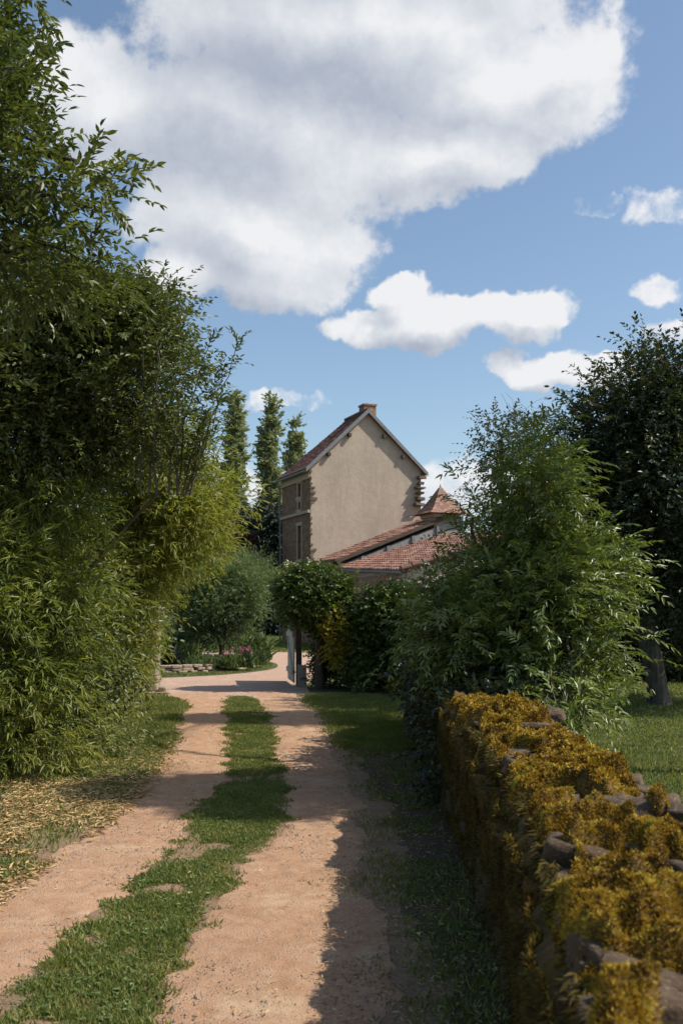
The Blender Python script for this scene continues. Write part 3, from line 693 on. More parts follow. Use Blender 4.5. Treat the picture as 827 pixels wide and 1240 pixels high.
C, S, RT, TL = [], [], [], []
for side in (0, 1):
    z = 0.0
    while z < .84:
        h = R.uniform(.055, .12); y = -2 + R.uniform(0, .2)
        while y < 13.5:
            l = R.uniform(.12, .36)
            if z + h < wh(y) + .02 and not (side and y > 9):
                xf = wx(y + l/2); dx = math.atan2(wx(y + l) - wx(y), l)
                prot = R.uniform(-.02, .045)
                xx = xf + .12 - prot if side == 0 else xf + WT - .12 + prot
                C.append((xx, y + l/2, z + h/2)); S.append((.13, l/2 * 1.03, h/2 * 1.06)); RT.append(-dx + R.normal() * .05); TL.append(R.normal() * .06)
            y += l
        z += h * .97
# capping slabs
C_face = list(C)
for y in np.concatenate([np.arange(1.3, 4.2, .17), np.arange(4.3, 8, .40)]):
    yj = y + R.normal() * .08
    C.append((wx(yj) + R.uniform(.05, WT + .02), yj, wh(yj) + R.uniform(.01, .055))); S.append(tuple(np.array((R.uniform(.05, .13), R.uniform(.03, .08), R.uniform(.014, .032))) * (.6 if y < 2.4 else 1))); RT.append(R.normal() * .4); TL.append(R.normal() * .2)
y = -2.
while y < 13:
    l = R.uniform(.08, .24) * (.65 if y < 2.6 else 1); t = 0
    while t < WT:
        wdt = R.uniform(.07, .24) * (.6 if y < 2.6 else 1)
        hh = R.uniform(.018, .045)
        C.append((wx(y) + t + wdt/2 - .015, y + l/2 + R.normal() * .03, wh(y) - .015 + R.uniform(-.05, .035))); S.append((wdt/2, l/2 * R.uniform(.8, 1.05), hh)); RT.append(R.normal() * .25); TL.append(R.normal() * .22)
        t += wdt
    y += l * .92
P, Fc = stones(np.array(C), np.array(S), np.array(RT), np.array(TL), .16)
nf_ = len(C_face); k_ = nf_ * len(TV)
fm_ = nf_ * len(TF)
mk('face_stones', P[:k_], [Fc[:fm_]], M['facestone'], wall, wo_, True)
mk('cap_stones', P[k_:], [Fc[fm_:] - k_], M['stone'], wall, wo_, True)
# moss mat: parametric sheet over the top and over the left arris
ys_ = np.concatenate([np.arange(.6, 4.5, .012), np.arange(4.5, 7.3, .022)]); ts = np.linspace(-.55, 1.08, 92)
Yg, Tg = np.meshgrid(ys_, ts, indexing='ij')
def mosspos(Y_, T_):
    b0 = vn(np.stack([Y_ * 8, Y_ * 0, Y_ * 0], -1), 29)
    x = wx(Y_) - .035 - .035 * b0 + np.where(T_ > 0, T_ * (WT + .04), 0)
    top = wh(Y_)
    b1 = 1 - np.abs(2 * vn(np.stack([Y_ * 5.5, T_ * 3.2, Y_ * 0], -1), 21) - 1); b2 = 1 - np.abs(2 * vn(np.stack([Y_ * 13, T_ * 8, Y_ * 0], -1), 22) - 1)
    b3 = fbm(np.stack([Y_ * 40, T_ * 24, Y_ * 0], -1), 3, 23)
    bil = b1 ** 1.5 * .10 + b2 * .05 + b3 * .03
    msk = fbm(np.stack([Y_ * 3.0, T_ * 2.2, Y_ * 0 + 9], -1), 4, 31)
    cover = np.clip((msk - .405 + .04 * np.clip((Y_ - 4) / 2, -.5, 1)) / .05, 0, 1)
    edge_ = np.clip(T_ / .10, 0, 1) ** .5 * np.clip((1.04 - T_) / .12, 0, 1) ** .5
    zt = top + (-.055 + bil * edge_ * 1.15) * cover - .10 * (1 - cover) - .05 * (1 - edge_)
    hang = np.clip(-T_, 0, 1)
    xl = x - np.where(T_ < 0.02, (.01 + bil * .35) * cover - .10 * (1 - cover), 0)
    z_ = np.where(T_ > 0, zt, top - .05 - hang * .55)
    return np.stack([xl, Y_, z_], -1), cover
Pm, cov = mosspos(Yg, Tg)
nt_ = len(ts); i = (np.arange(len(ys_) - 1)[:, None] * nt_ + np.arange(nt_ - 1)[None]).ravel()
mo = mk('moss', Pm.reshape(-1, 3), [np.stack([i, i + nt_, i + nt_ + 1, i + 1], -1)], M['moss'], wall, wo_, True)
def mossfuzz(n, ya, yb, ta, tb, ln, wdth, m, name, thr=.35):
    u = ya + (yb - ya) * R.random(n) ** 1.0; t = R.uniform(ta, tb, n)
    e = .006; p, c = mosspos(u, t); pa, _ = mosspos(u + e, t); pb, _ = mosspos(u, t + e * 2)
    N_ = np.cross(pa - p, pb - p); N_ = nrm(N_); N_ = np.where((N_[:, 2:3] < 0) & (t[:, None] > .02), -N_, N_); N_ = np.where((t[:, None] <= .02) & (N_[:, :1] > 0), -N_, N_)
    ok = c > thr; p = p[ok]; N_ = N_[ok]; n = len(p); tt = t[ok]
    d = nrm(N_ + R.normal(size=(n, 3)) * .55 + np.where(tt[:, None] < 0, np.array([-.2, 0, -.7]), np.array([0, 0, .25])))
    lv = Leaves(); lv.add(p - N_ * .003, d, ru(n), R.uniform(.6, 1.3, n) * ln, wdth, False, .2, .1)
    o = lv.build(name, m, wall, wo_); o['kind'] = 'stuff'; return o
mossfuzz(260000, .9, 3.6, 0, 1.05, .012, .0042, M['mossblade'], 'moss_fronds')
mossfuzz(150000, 3.6, 7.25, 0, 1.05, .018, .0075, M['mossblade'], 'moss_fronds')
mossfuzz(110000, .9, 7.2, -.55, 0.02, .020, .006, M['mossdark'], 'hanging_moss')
# shaggy moss on the shaded face
n = 150000; y = .9 + 9.5 * R.random(n); z = R.random(n) * .92
q = np.stack([y * 2.6, z * 4, z * 0 + 2], -1); ok = fbm(q, 4, 41) > .38; y, z = y[ok], z[ok]; n = len(y)
B_ = np.stack([wx(y) - R.uniform(.0, .035, n), y, z], -1)
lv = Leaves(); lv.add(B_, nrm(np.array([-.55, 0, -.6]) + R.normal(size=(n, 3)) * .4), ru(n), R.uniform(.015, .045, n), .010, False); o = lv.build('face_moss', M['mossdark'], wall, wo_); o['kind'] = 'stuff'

# ------------------------------------------------------------------ grass, weeds, litter, pebbles
def track_mask(x, y, pad=0.):
    """True where bare dirt"""
    a = (x > edge(LL, y, 1) + pad) & (x < edge(LR, y, 2) - pad); b = (x > edge(RL, y, 3) + pad) & (x < edge(RR, y, 4) - pad)
    return (a | b) & (y < 19.2)
def gkeep(x, y, soft=.16, s=71):
    dl = np.maximum(edge(LL, y, 1) - x, x - edge(LR, y, 2)); dr_ = np.maximum(edge(RL, y, 3) - x, x - edge(RR, y, 4)); d = np.minimum(dl, dr_)
    nn_ = (fbm(np.stack([x * 7, y * 7, x * 0], -1), 3, s) - .5) * .28
    return R.random(len(x)) < np.clip((d + .05 + nn_) / soft, 0, 1) ** 1.3
def inpoly(x, y, P):
    P = np.array(P); c = np.zeros(len(x), bool); j = len(P) - 1
    for i in range(len(P)):
        k = ((P[i,1] > y) != (P[j,1] > y)) & (x < (P[j,0]-P[i,0]) * (y - P[i,1]) / (P[j,1]-P[i,1] + 1e-12) + P[i,0]); c ^= k; j = i
    return c
def scatter(n, x0, x1, y0, y1, keep):
    # density falls with distance squared
    u = R.random(n); y = y0 * (y1 / y0) ** u; x = R.uniform(x0, x1, n) ; 
    k = keep(x, y); return x[k], y[k]
def blades(lv, x, y, h, w, lean=.45):
    n = len(x); z = gz(x, y); d = nrm(np.array([0, 0, 1.]) + R.normal(size=(n, 3)) * np.array([lean, lean, 0]))
    lv.add(np.stack([x, y, z], -1), d, ru(n), h * R.uniform(.5, 1.3, n), w, False, .1, .25)
G = Leaves()
on_wall = lambda x, y: (x > wx(y) - .02) & (x < wx(y) + WT) & (y < 14)
isl = ell(BX, BY, 3.0, 5.0, 72, .12); bed = ell(BX, BY, 2.6, 3.6, 72, .05)
def median(x, y): return (x > np.interp(y, EY, LR) - .25) & (x < np.interp(y, EY, RL) + .25)
# median strip
def k1(x, y):
    p = np.stack([x * 3, y * 3, x * 0], -1); patch = fbm(p, 3, 51)
    gap = np.exp(-((y - 9.55 - (x + .7) * .6) / .28) ** 2)      # bare scrape across the strip
    return gkeep(x, y) & median(x, y) & (R.random(len(x)) < np.clip((patch - .28) / .16, .03, 1)) & (R.random(len(x)) > gap * .95)
x, y = scatter(480000, -2.4, -.2, 3.2, 18.6, k1); blades(G, x, y, .018 + .036 * fbm(np.stack([x * 4, y * 4, x * 0], -1), 3, 77), .0065 + .0005 * y, .7)
# strays on the track
x, y = scatter(60000, -2.6, .4, 3.2, 18.6, lambda x, y: track_mask(x, y) & (fbm(np.stack([x * 1.6, y * 1.2, x * 0], -1), 4, 52) > .60)); blades(G, x, y, .022, .007)
# left verge
def k2(x, y):
    pt = fbm(np.stack([x * 1.5, y * 1.5, x * 0], -1), 4, 53)
    dens = np.where(y < 9.5, .18 + .5 * (pt > .52), 1.)
    return gkeep(x, y, .2) & (x < np.interp(y, EY, LL) + .3) & (R.random(len(x)) < dens)
x, y = scatter(210000, -4.3, -1.6, 4, 19, k2); blades(G, x, y, .05, .008 + .0006 * y)
x, y = scatter(60000, -9, -4.2, 5, 22, lambda x, y: ~inpoly(x, y, dr)); blades(G, x, y, .07, .02)
# right verge
def k3(x, y):
    pt = fbm(np.stack([x * 1.8, y * 1.8, x * 0], -1), 4, 54)
    return gkeep(x, y, .45) & (x > np.interp(y, EY, RR) - .3) & (x < wx(y) - .02) & (R.random(len(x)) < np.where(y > 11.5, 1, np.clip((pt - .48) / .2, .02, .30)))
x, y = scatter(230000, -.9, 1.0, 3.0, 19, k3); blades(G, x, y, .045, .007 + .0006 * y)
x, y = scatter(60000, .9, 3.2, 12.5, 20.5, lambda x, y: ~on_wall(x, y)); blades(G, x, y, .06, .018)
# lawn right of the wall
x, y = scatter(260000, 1.2, 12, 3.5, 30, lambda x, y: ~on_wall(x, y) & (x < y * .42 + 1.5)); blades(G, x, y, .045, .008 + .0008 * y)
# beyond the gate
x, y = scatter(60000, -8.5, -1.4, 22.5, 34.5, lambda x, y: inpoly(x, y, isl) & ~inpoly(x, y, bed)); z_ = len(x); blades(G, x, y, .06, .022)
x, y = scatter(70000, -12, 3, 36, 75, lambda x, y: ~inpoly(x, y, dr)); blades(G, x, y, .09, .06)
tag(G.build('grass', M['grass']), 'short green grass beside and between the wheel tracks', 'grass', None, 'stuff')
# weeds / clover
Wd_ = Leaves()
def weeds(x, y, s):
    n = len(x)
    for k in range(5):
        a = R.uniform(0, 2 * PI, n); d = np.stack([np.cos(a), np.sin(a), R.uniform(.1, .7, n)], -1)
        Wd_.add(np.stack([x, y, R.uniform(.005, .03, n)], -1), d, np.array([[0, 0, 1.]]) + R.normal(size=(n, 3)) * .3, s * R.uniform(.6, 1.3, n), s * .55, True)
x, y = scatter(3000, -2.4, -.2, 3.3, 14, k1); weeds(x, y, .024)
x, y = scatter(1200, -.6, 1.0, 3.0, 12, k3); weeds(x, y, .028)
x, y = scatter(2000, -4, -1.6, 5, 18, k2); weeds(x, y, .034)
tag(Wd_.build('low_weeds', M['weed']), 'low broad leaved weeds among the track grass', 'weeds', None, 'stuff')
Lt = Leaves()
def litter(x, y, s):
    n = len(x); a = R.uniform(0, 2 * PI, n); d = np.stack([np.cos(a), np.sin(a), R.normal(size=n) * .18], -1)
    Lt.add(np.stack([x, y, R.uniform(.012, .04, n)], -1), d, np.array([[0, 0, 1.]]) + R.normal(size=(n, 3)) * .35, s * R.uniform(.5, 1.4, n), s * .22, True)
def kl(x, y):
    e = np.interp(y, EY, LL); dd = x - e; pt = fbm(np.stack([x * 2, y * 2, x * 0], -1), 3, 61)
    return (dd < .15) & (R.random(len(x)) < np.exp(-np.clip(dd, 0, 1) * 8) * np.clip(1.25 - np.abs(y - 7.6) / 4.0, .02, 1)) & (pt > .36)
x, y = scatter(42000, -3.8, -1.5, 4.6, 13, kl); litter(x, y, .062)
x, y = scatter(2600, -2.6, 1.0, 3.2, 16, lambda x, y: ~on_wall(x, y) & (fbm(np.stack([x * 2, y * 1, x * 0], -1), 3, 62) > .5)); litter(x, y, .034)
x, y = scatter(2600, -.1, .85, 3.0, 11, lambda x, y: ~on_wall(x, y)); litter(x, y, .03)
tag(Lt.build('leaf_litter', M['litter']), 'straw coloured fallen bamboo leaves along the left verge', 'leaf litter', None, 'stuff')
OV = np.array([[1,0,0],[0,1,0],[-1,0,0],[0,-1,0],[0,0,1],[0,0,-1]], float); OF = np.array([[0,1,4],[1,2,4],[2,3,4],[3,0,4],[1,0,5],[2,1,5],[3,2,5],[0,3,5]])
x, y = scatter(30000, -2.3, .5, 3.2, 18, lambda x, y: track_mask(x, y) & (fbm(np.stack([x * 2, y * 1.5, x * 0], -1), 3, 63) > .46))
n = len(x); s = .0022 + .006 * R.random(n) ** 2.5 * np.where(R.random(n) < .06, 1.7, 1); P = OV[None] * s[:, None, None] * R.uniform(.6, 1.3, (n, 6, 1)) + np.stack([x, y, .012 + s * .35], -1)[:, None]
tag(mk('gravel', P.reshape(-1, 3), [(OF[None] + (np.arange(n) * 6)[:, None, None]).reshape(-1, 3)], M['pebble']), 'loose pale pebbles scattered on the dirt tracks', 'gravel', None, 'stuff')

# ------------------------------------------------------------------ vegetation, left side
def B(px, py, Y, rx, ry, rd=None):
    s = Y / F; c = W(px, py, Y); return (*c, rx * s, rd if rd else (rx + ry) / 2 * s, ry * s)
# ash in the foreground, top left
tree('ash_tree', 'ash tree reaching over the top left corner with pointed leaves', 'tree', (-4.2, 7.4, 0),
     [B(-42,40,6.6,48,95,.7), B(-10,150,6.6,45,60,.6), B(58,228,6.7,46,46,.5), B(95,200,6.7,12,28,.2), B(20,310,6.8,95,55,.6), B(-140,150,7,150,260,1.2), B(-100,-100,7,160,140,1.0), B(-140,420,7.2,110,110,.8)],
     [(-4.2,7.4,0,.16), (-4.15,7.4,1.5,.14), (-4.0,7.2,3,.12), (-3.6,7.1,4.3,.09), (-3.3,7,5.3,.06)],
     'ash', M['ash'], ncl=300, per=14, spread=.14, ll=.075, lw=.027, k=5, tw=.22, ang=48, droop=.08, nlimb=120)
# small-leaved tree
tree('small_leaved_tree', 'dense small leaved dark green tree rising behind the bamboo on the left', 'tree', (-3.9, 10.6, 0),
     [B(60,420,10.2,110,75,1.0), B(150,450,10,85,90,1.0), B(165,500,10,36,60,.7), B(40,520,10.4,115,80,1.4), B(165,385,10,50,45,.6), B(85,370,10,80,42,.7), B(120,545,10.4,45,35,.7), B(-60,480,10.6,140,160,1.3), B(10,640,10.8,55,60,1.0)],
     [(-3.9,10.6,0,.15), (-3.8,10.5,1.2,.13), (-3.6,10.4,2.4,.10), (-3.2,10.3,3.4,.07)],
     'small', M['small'], ncl=620, per=24, spread=.15, ll=.06, lw=.031, k=4, tw=.2, ang=55, six=False, nlimb=140, lo=.25)
# upright ash shoots
root = empty('ash_saplings', np.array([-3.5, 10.3, 0]), 'slender ash shoots with bright leaves standing against the sky at left', 'sapling')
sb = np.array([-3.5, 10.3, 0]); lv = Leaves(); mb = MB()
for (px, py, px0) in [(207,338,190), (188,352,180), (222,362,205), (255,412,215), (288,414,225), (232,430,215), (262,450,225), (175,400,170), (270,480,230), (245,500,220)]:
    e = W(px, py, 9.3 + R.normal() * .15); s0 = W(px0, 600, 9.6); Pt = limb(mb, s0, e, .012, .003, .03, 14, 5)
    fo = Pt[2:]; n = len(fo) * 3; bb = np.repeat(fo, 3, 0) + R.normal(size=(n, 3)) * .02
    a = R.uniform(0, 2 * PI, n); dd = np.stack([np.cos(a), np.sin(a) * .8, R.uniform(.3, 1.3, n)], -1)
    spray(lv, bb, dd, R.uniform(.10, .2, n), 4, .062, .019, 42, .15)
mb.tube([sb, (-3.3, 10.3, 1.2), W(150, 640, 10.3), W(200, 590, 9.6)], [.03, .027, .022, .015], 6)
lv.build('leaves', M['ash'], root, sb); mb.build('stems', M['twig'], root, sb, True)

def bamboo(label, base, blobs, ncl, per, m, ncane, ll=.11, lw=.014, spread=.2, rb=.35):
    base = np.array(base, float); root = empty('bamboo_clump', base, label, 'bamboo', 'bamboo clumps along the left verge')
    C, V, bi = clumps(blobs, int(ncl * .62), .2, .5); Bp, D = twigs(C, V, int(per * 1.5), spread * .72, .25, .65)
    ok = Bp[:, 2] > .06; Bp = Bp[ok]; D = D[ok]
    lv = Leaves(); spray(lv, Bp, D, R.uniform(.10, .28, len(Bp)), 3, ll * R.uniform(.6, 1.15, len(Bp)), lw, 38, .22, True, .3, True, .4)
    lv.build('leaves', m, root, base)
    mb = MB(); bl = np.array(blobs)
    for k in range(ncane):
        a = base + np.array([R.normal() * rb, R.normal() * rb, 0]); e = C[R.integers(len(C))]; t = np.linspace(0, 1, 9)[:, None]
        mid = np.array([a[0] + (e[0]-a[0]) * .25, a[1] + (e[1]-a[1]) * .25, max(e[2] * .85, .4)]); P = (1-t)**2 * a + 2*t*(1-t) * mid + t*t * e
        mb.tube(P, .013 * (1 - t[:, 0] * .75), 5)
    mb.build('canes', M['cane'], root, base, True)
bamboo('tall yellow green bamboo arching towards the track', (-3.9, 13.4, 0), [B(190,620,13,75,95,1.2), B(222,568,12.6,36,55,.8), B(140,735,13,52,85,1.0), B(246,612,12.8,26,34,.5), B(212,645,13,45,42,.8), B(105,810,13,50,70,.8), B(120,610,13.2,60,70,1.0), B(95,690,12.4,58,75,.9), B(160,560,12.8,40,45,.7), B(195,525,12.6,32,36,.6), B(266,600,12.8,16,14,.25)], 760, 15, M['bamboo'], 52, .12, .016, .24)
bamboo('drooping bamboo nearest the camera, at the lower left edge', (-3.6, 9.9, 0), [B(-10,700,9.4,75,60,.7), B(20,800,9.4,75,75,.8), B(50,880,9.6,60,55,.6), B(-20,890,9.4,80,70,.6), B(75,720,9.9,55,70,.7), B(70,800,9.9,50,60,.6), B(60,620,10,60,40,.6)], 330, 13, M['bamboo2'], 30, .12, .017, .19)
bamboo('low green bamboo thicket just before the old gate pier', (-3.95, 16.8, 0), [B(150,770,16.6,30,55,.8), B(168,735,16.4,20,40,.6), B(125,800,15.5,40,42,.8), B(192,680,16.4,32,38,.7), B(105,830,14.5,38,40,.7)], 240, 14, M['bamboo'], 24, .12, .018, .26)
# dark undergrowth below the bamboo
tree('laurel_bush', 'dark glossy leaved bush low in the bamboo at left', 'bush', (-3.4, 10.8, 0), [B(70,850,10.6,70,65,.8), B(110,780,11,60,60,.7), B(20,780,10.8,70,70,.7), B(110,880,11.2,45,38,.5), B(60,700,11,90,60,.8)],
     [(-3.4,10.8,0,.05), (-3.4,10.8,.5,.045), (-3.3,10.8,1.1,.03)], 'small', M['small'], ncl=150, per=14, spread=.18, ll=.07, lw=.032, k=3, tw=.2, nlimb=40)
for (x_, y_, h_, lab) in [(-6.6, 11.5, 1.5, 'dark laurel thicket behind the nearest bamboo at far left'), (-6.9, 15.5, 1.6, 'dark laurel thicket behind the tall bamboo'), (-7.2, 20.0, 1.4, 'dark laurel thicket beyond the old stone pier')]:
    tree('laurel_thicket', lab, 'bush', (x_, y_, 0), [(x_, y_, h_, 1.2, 2.0, h_), (x_ - .5, y_ + .8, h_ * .9, 1.2, 1.4, h_), (x_, y_ - .8, h_ * .5, 1.2, 1.6, h_ * .6)],
         [(x_, y_, 0, .08), (x_, y_, .6, .07), (x_, y_, 1.2, .05)], 'dark', M['dark'], ncl=260, per=14, spread=.26, ll=.13, lw=.07, k=3, tw=.3, six=False, nlimb=30, group='laurel thickets behind the bamboo', lo=.5, pw=.4)
# old pier at left
pc = W(181, 740, 19.8)
pier = empty('gate_pier', (pc[0], 19.8, 0), 'weathered grey stone gate pier half hidden by bamboo on the left', 'gate pier')
C, S = [], []; z = 0
while z < 1.55:
    h = R.uniform(.12, .2); k = R.random() < .5
    for sx in (-1, 1):
        for sy in (-1, 1): C.append((sx * .10 * (1.0 if k else .9), sy * .10, z + h/2)); S.append((.105, .105, h/2 * 1.03))
    z += h
P, Fc = stones(np.array(C), np.array(S), R.normal(size=len(C)) * .03, np.zeros(len(C)), .06); mk('shaft', P, [Fc], M['palestone'], pier, None, True)
P, Fc = stones(np.array([(0, 0, 1.62)]), np.array([(.27, .27, .07)]), np.zeros(1), np.zeros(1), .05); mk('cap', P, [Fc], M['palestone'], pier, None, True)
P, Fc = stones(np.array([(pc[0]+.33, 19.55, .04)]), np.array([(.09, .12, .07)]), np.zeros(1), np.zeros(1), .12); tag(mk('stone', P - np.array([pc[0]+.33,19.55,0]), [Fc], M['palestone'], None, None, True), 'small loose stone lying at the foot of the left gate pier', 'stone').location = (pc[0]+.33, 19.55, 0)

# ------------------------------------------------------------------ gate and hedge, centre
gh = W(356.5, 831, 21.1); gh[2] = 0
gate = empty('garden_gate', gh, 'pale grey green wooden gate leaf standing open at the edge of the drive', 'gate', None, math.radians(98))
for k in range(9):
    g = MB(); g.box((.01 + k * .165, -.014, .07), (.01 + k * .165 + .158, .014, 1.36 + .01 * math.sin(k))); g.build('board', M['gate'], gate)
for zz in (.3, 1.1):
    g = MB(); g.box((0, .0145, zz - .05), (1.49, .05, zz + .05)); g.build('rail', M['gate'], gate)
    g = MB(); g.box((-.03, -.022, zz - .02), (.35, -.0145, zz + .02)); g.build('hinge', M['iron'], gate)
g = MB(); g.hexa(np.array([(.02,.0147,.36),(.12,.0147,.36),(.12,.045,.36),(.02,.045,.36),(1.36,.0147,1.04),(1.46,.0147,1.04),(1.46,.045,1.04),(1.36,.045,1.04)])); g.build('brace', M['gate'], gate)
gp = W(366, 833, 20.9); gp[2] = 0
post = empty('gate_post', gp, 'squat pale concrete block with dark post at the hinge of the green gate', 'gate post')
g = MB(); g.box((-.10, -.1, 0), (.09, .1, .46), .006); g.build('block', M['concrete'], post)
g = MB(); g.box((-.14, .11, 0), (-.02, .23, 1.5), .004); g.build('post', M['wood'], post)
hp = (.0, 20.4, 0)
tree('ivy_hedge', 'rounded ivy clad hedge beside the gate with a domed top', 'hedge', (-.45, 20.3, 0),
     [B(380,718,20.2,42,33,.7), B(352,728,20.2,16,24,.4), B(410,750,20.2,26,30,.45), B(406,736,20.3,18,16,.4), B(388,742,20.3,28,16,.35), B(398,785,20.6,18,34,.25), B(404,815,20.6,22,18,.3), B(425,780,20.4,18,42,.35)],
     [(-.45,20.3,0,.10), (-.45,20.3,1,.09), (-.45,20.3,1.9,.06)], 'ivy', M['ivy'], ncl=620, per=13, spread=.085, ll=.07, lw=.052, k=3, tw=.11, six=False, nlimb=50, lo=.6, pw=.35, ang=60)
tree('ivy_hedge', 'second rounded ivy hedge right of the domed one, before the barn', 'hedge', (1.0, 20, 0),
     [B(472,742,19.6,35,33,.55), B(455,778,19.6,30,40,.4), B(490,782,19.4,34,42,.5), B(450,810,19.6,25,25,.4), B(500,766,19.2,30,26,.45), B(520,800,18.8,35,40,.6)],
     [(1.0,20,0,.08), (1.0,20,1,.07), (1.0,20,1.6,.05)], 'ivy', M['ivy'], ncl=620, per=13, spread=.09, ll=.07, lw=.052, k=3, tw=.11, six=False, nlimb=50, lo=.6, pw=.35, ang=60)
tree('golden_shrub', 'golden yellow leaved shrub between the two ivy hedges', 'shrub', (.15, 21, 0), [B(422,708,20.5,13,12,.2), B(405,765,19.7,14,30,.2), B(415,790,19.75,16,18,.15)],
     [(.15,21,0,.05), (.15,21,1,.045), (.12,20.9,1.9,.03)], 'yellow', M['yellow'], ncl=60, per=8, spread=.09, ll=.07, lw=.045, k=3, tw=.12, six=False, nlimb=20)
# brushwood under the hedge
tree('dry_bush', 'half dry brown and yellow bush on the grass in front of the second hedge', 'bush', (1.15, 18.3, 0), [B(508,838,18.3,18,12,.3), B(492,828,18.6,18,16,.3)],
     [(1.15,18.3,0,.02), (1.15,18.3,.15,.018), (1.15,18.3,.3,.012)], 'yellow', M['yellow'], ncl=30, per=8, spread=.1, ll=.06, lw=.03, k=3, tw=.12, six=False, nlimb=12)

# ------------------------------------------------------------------ right side
SB = (1.75, 9.0, 0)
tree('ash_shrub', 'big bright green shrub of long feathered leaves growing just behind the wall', 'shrub', SB,
     [B(645,605,9,42,62,.5), B(648,558,9,28,36,.25), B(600,690,9,38,56,.5), B(572,625,9,10,24,.2), B(692,690,8.9,54,58,.5), B(722,665,8.9,28,32,.3), B(640,730,8.8,100,75,.75), B(690,790,8.5,56,58,.5), B(620,800,8.6,75,50,.6), B(560,760,8.9,60,60,.6), B(690,850,8.0,42,30,.35)],
     [(1.75,9,0,.05), (1.75,9,.6,.045), (1.7,9,1.2,.04), (1.7,9,1.9,.03)], 'pinnate', M['pinnate'], ncl=430, per=8, spread=.12, ll=.075, lw=.022, k=6, tw=.25, ang=52, droop=.3, barkm='twig', nlimb=200, lo=.3, jit=.18)
tree('ivy_mound', 'dark ivy smothering the far end of the mossy wall', 'ivy', (.95, 10, 0),
     [(1.15,8.1,.45,.3,.6,.5), (1.25,9.3,.8,.36,.8,.7), (1.32,10.8,.9,.4,.9,.75), (1.45,12.2,.8,.45,.9,.7), (1.4,10,1.25,.35,1.2,.4), (1.5,13.4,.75,.45,.7,.65)],
     [(.95,10,0,.05), (.95,10,.5,.045), (.95,10,1,.03)], 'ivy', M['dark'], ncl=620, per=14, spread=.13, ll=.065, lw=.045, k=3, tw=.14, six=False, nlimb=30, lo=.55, pw=.4, ang=60)
tb = (5.42, 16.9, 0)
tree('walnut_tree', 'large dark tree with a lichen spotted trunk on the right hand lawn', 'tree', tb,
     [B(800,480,16.9,60,62,1.6), B(760,510,16.7,60,55,1.6), B(720,540,16.7,38,48,1.0), B(780,590,16.9,80,65,2.0), B(730,620,16.8,50,60,1.4), B(850,560,17,90,110,2.2), B(830,680,16.4,55,60,1.6), B(745,690,17.2,50,50,1.4), B(800,740,17.5,60,40,1.4), B(930,640,17,100,110,2.2), B(690,590,17.3,40,50,1.0), B(810,430,17,25,25,.5), B(930,480,17,80,80,1.5)],
     [(5.42,16.9,-.02,.22), (5.38,16.9,.25,.175), (5.3,16.9,.8,.165), (5.1,16.95,1.5,.16), (4.95,17,2.2,.13), (5.2,17,3.2,.10), (5.4,17,4.2,.07)],
     'dark', M['dark'], ncl=470, per=28, spread=.26, ll=.095, lw=.05, k=4, tw=.32, six=False, barkm='barkpale', nlimb=160, lo=.3, dead=4)
tree('fruit_tree', 'thin airy tree with bare twigs poking above the bright shrub', 'tree', (4.2, 20.5, 0),
     [B(605,535,20,24,24,.6), B(640,535,20.2,24,24,.6), B(600,560,20,16,18,.5), B(660,600,20.5,45,60,1.0), B(620,640,20.5,50,50,1.0)],
     [(4.2,20.5,0,.12), (4.1,20.5,1.2,.11), (3.8,20.4,2.2,.09), (3.4,20.3,3.2,.06)], 'dark', M['dark'], ncl=110, per=14, spread=.28, ll=.08, lw=.042, k=4, tw=.3, six=False, nlimb=70, dead=12, lo=.2)
tree('added_shade_tree', 'unseen leafy tree added past the right edge, its crown shaped to shade the tracks', 'tree', (5.8, 9.3, 0),
     [(5.0,8.3,7.3,.42,.5,.25), (5.25,8.0,7.7,.4,.35,.25), (5.3,7.5,6.6,.4,.3,.4), (6.9,14.0,8.4,1.0,.8,.6), (6.3,13.9,8.9,.6,.5,.4)], [(5.8,9.3,0,.16), (5.8,9.5,2.5,.13), (5.9,9.7,4.5,.09), (5.8,9.6,6.4,.06)], 'dark', M['dark'], ncl=300, per=18, spread=.13, ll=.09, lw=.04, k=4, tw=.28, six=False, nlimb=30)  # out of view, added so its crown casts shade bands over the tracks
# dark hedge behind the lawn
for (x_, y_, rx_, rz_, lab) in [(6.3,23.5,2.6,1.7,'dark hedge at the back of the right lawn, left of its neighbour'), (10.3,23,2.6,1.9,'dark hedge at the back of the right lawn, against the right edge'), (3.6,24.5,1.8,1.5,'dark hedge at the back of the lawn, hidden behind the bright shrub')]:
    tree('boundary_hedge', lab, 'hedge', (x_, y_, 0), [(x_, y_, rz_, rx_, 1.1, rz_), (x_ - rx_*.4, y_, rz_*.8, rx_*.7, 1.0, rz_*.8), (x_ + rx_*.4, y_, rz_*.8, rx_*.7, 1.0, rz_*.8), (x_, y_, rz_*.4, rx_*1.05, 1.1, rz_*.5)],
         [(x_, y_, 0, .08), (x_, y_, .6, .07), (x_, y_, 1.3, .05)], 'dark', M['dark'], ncl=330, per=14, spread=.28, ll=.13, lw=.08, k=3, tw=.3, six=False, nlimb=30, group='hedges closing the right lawn', lo=.5, pw=.4)

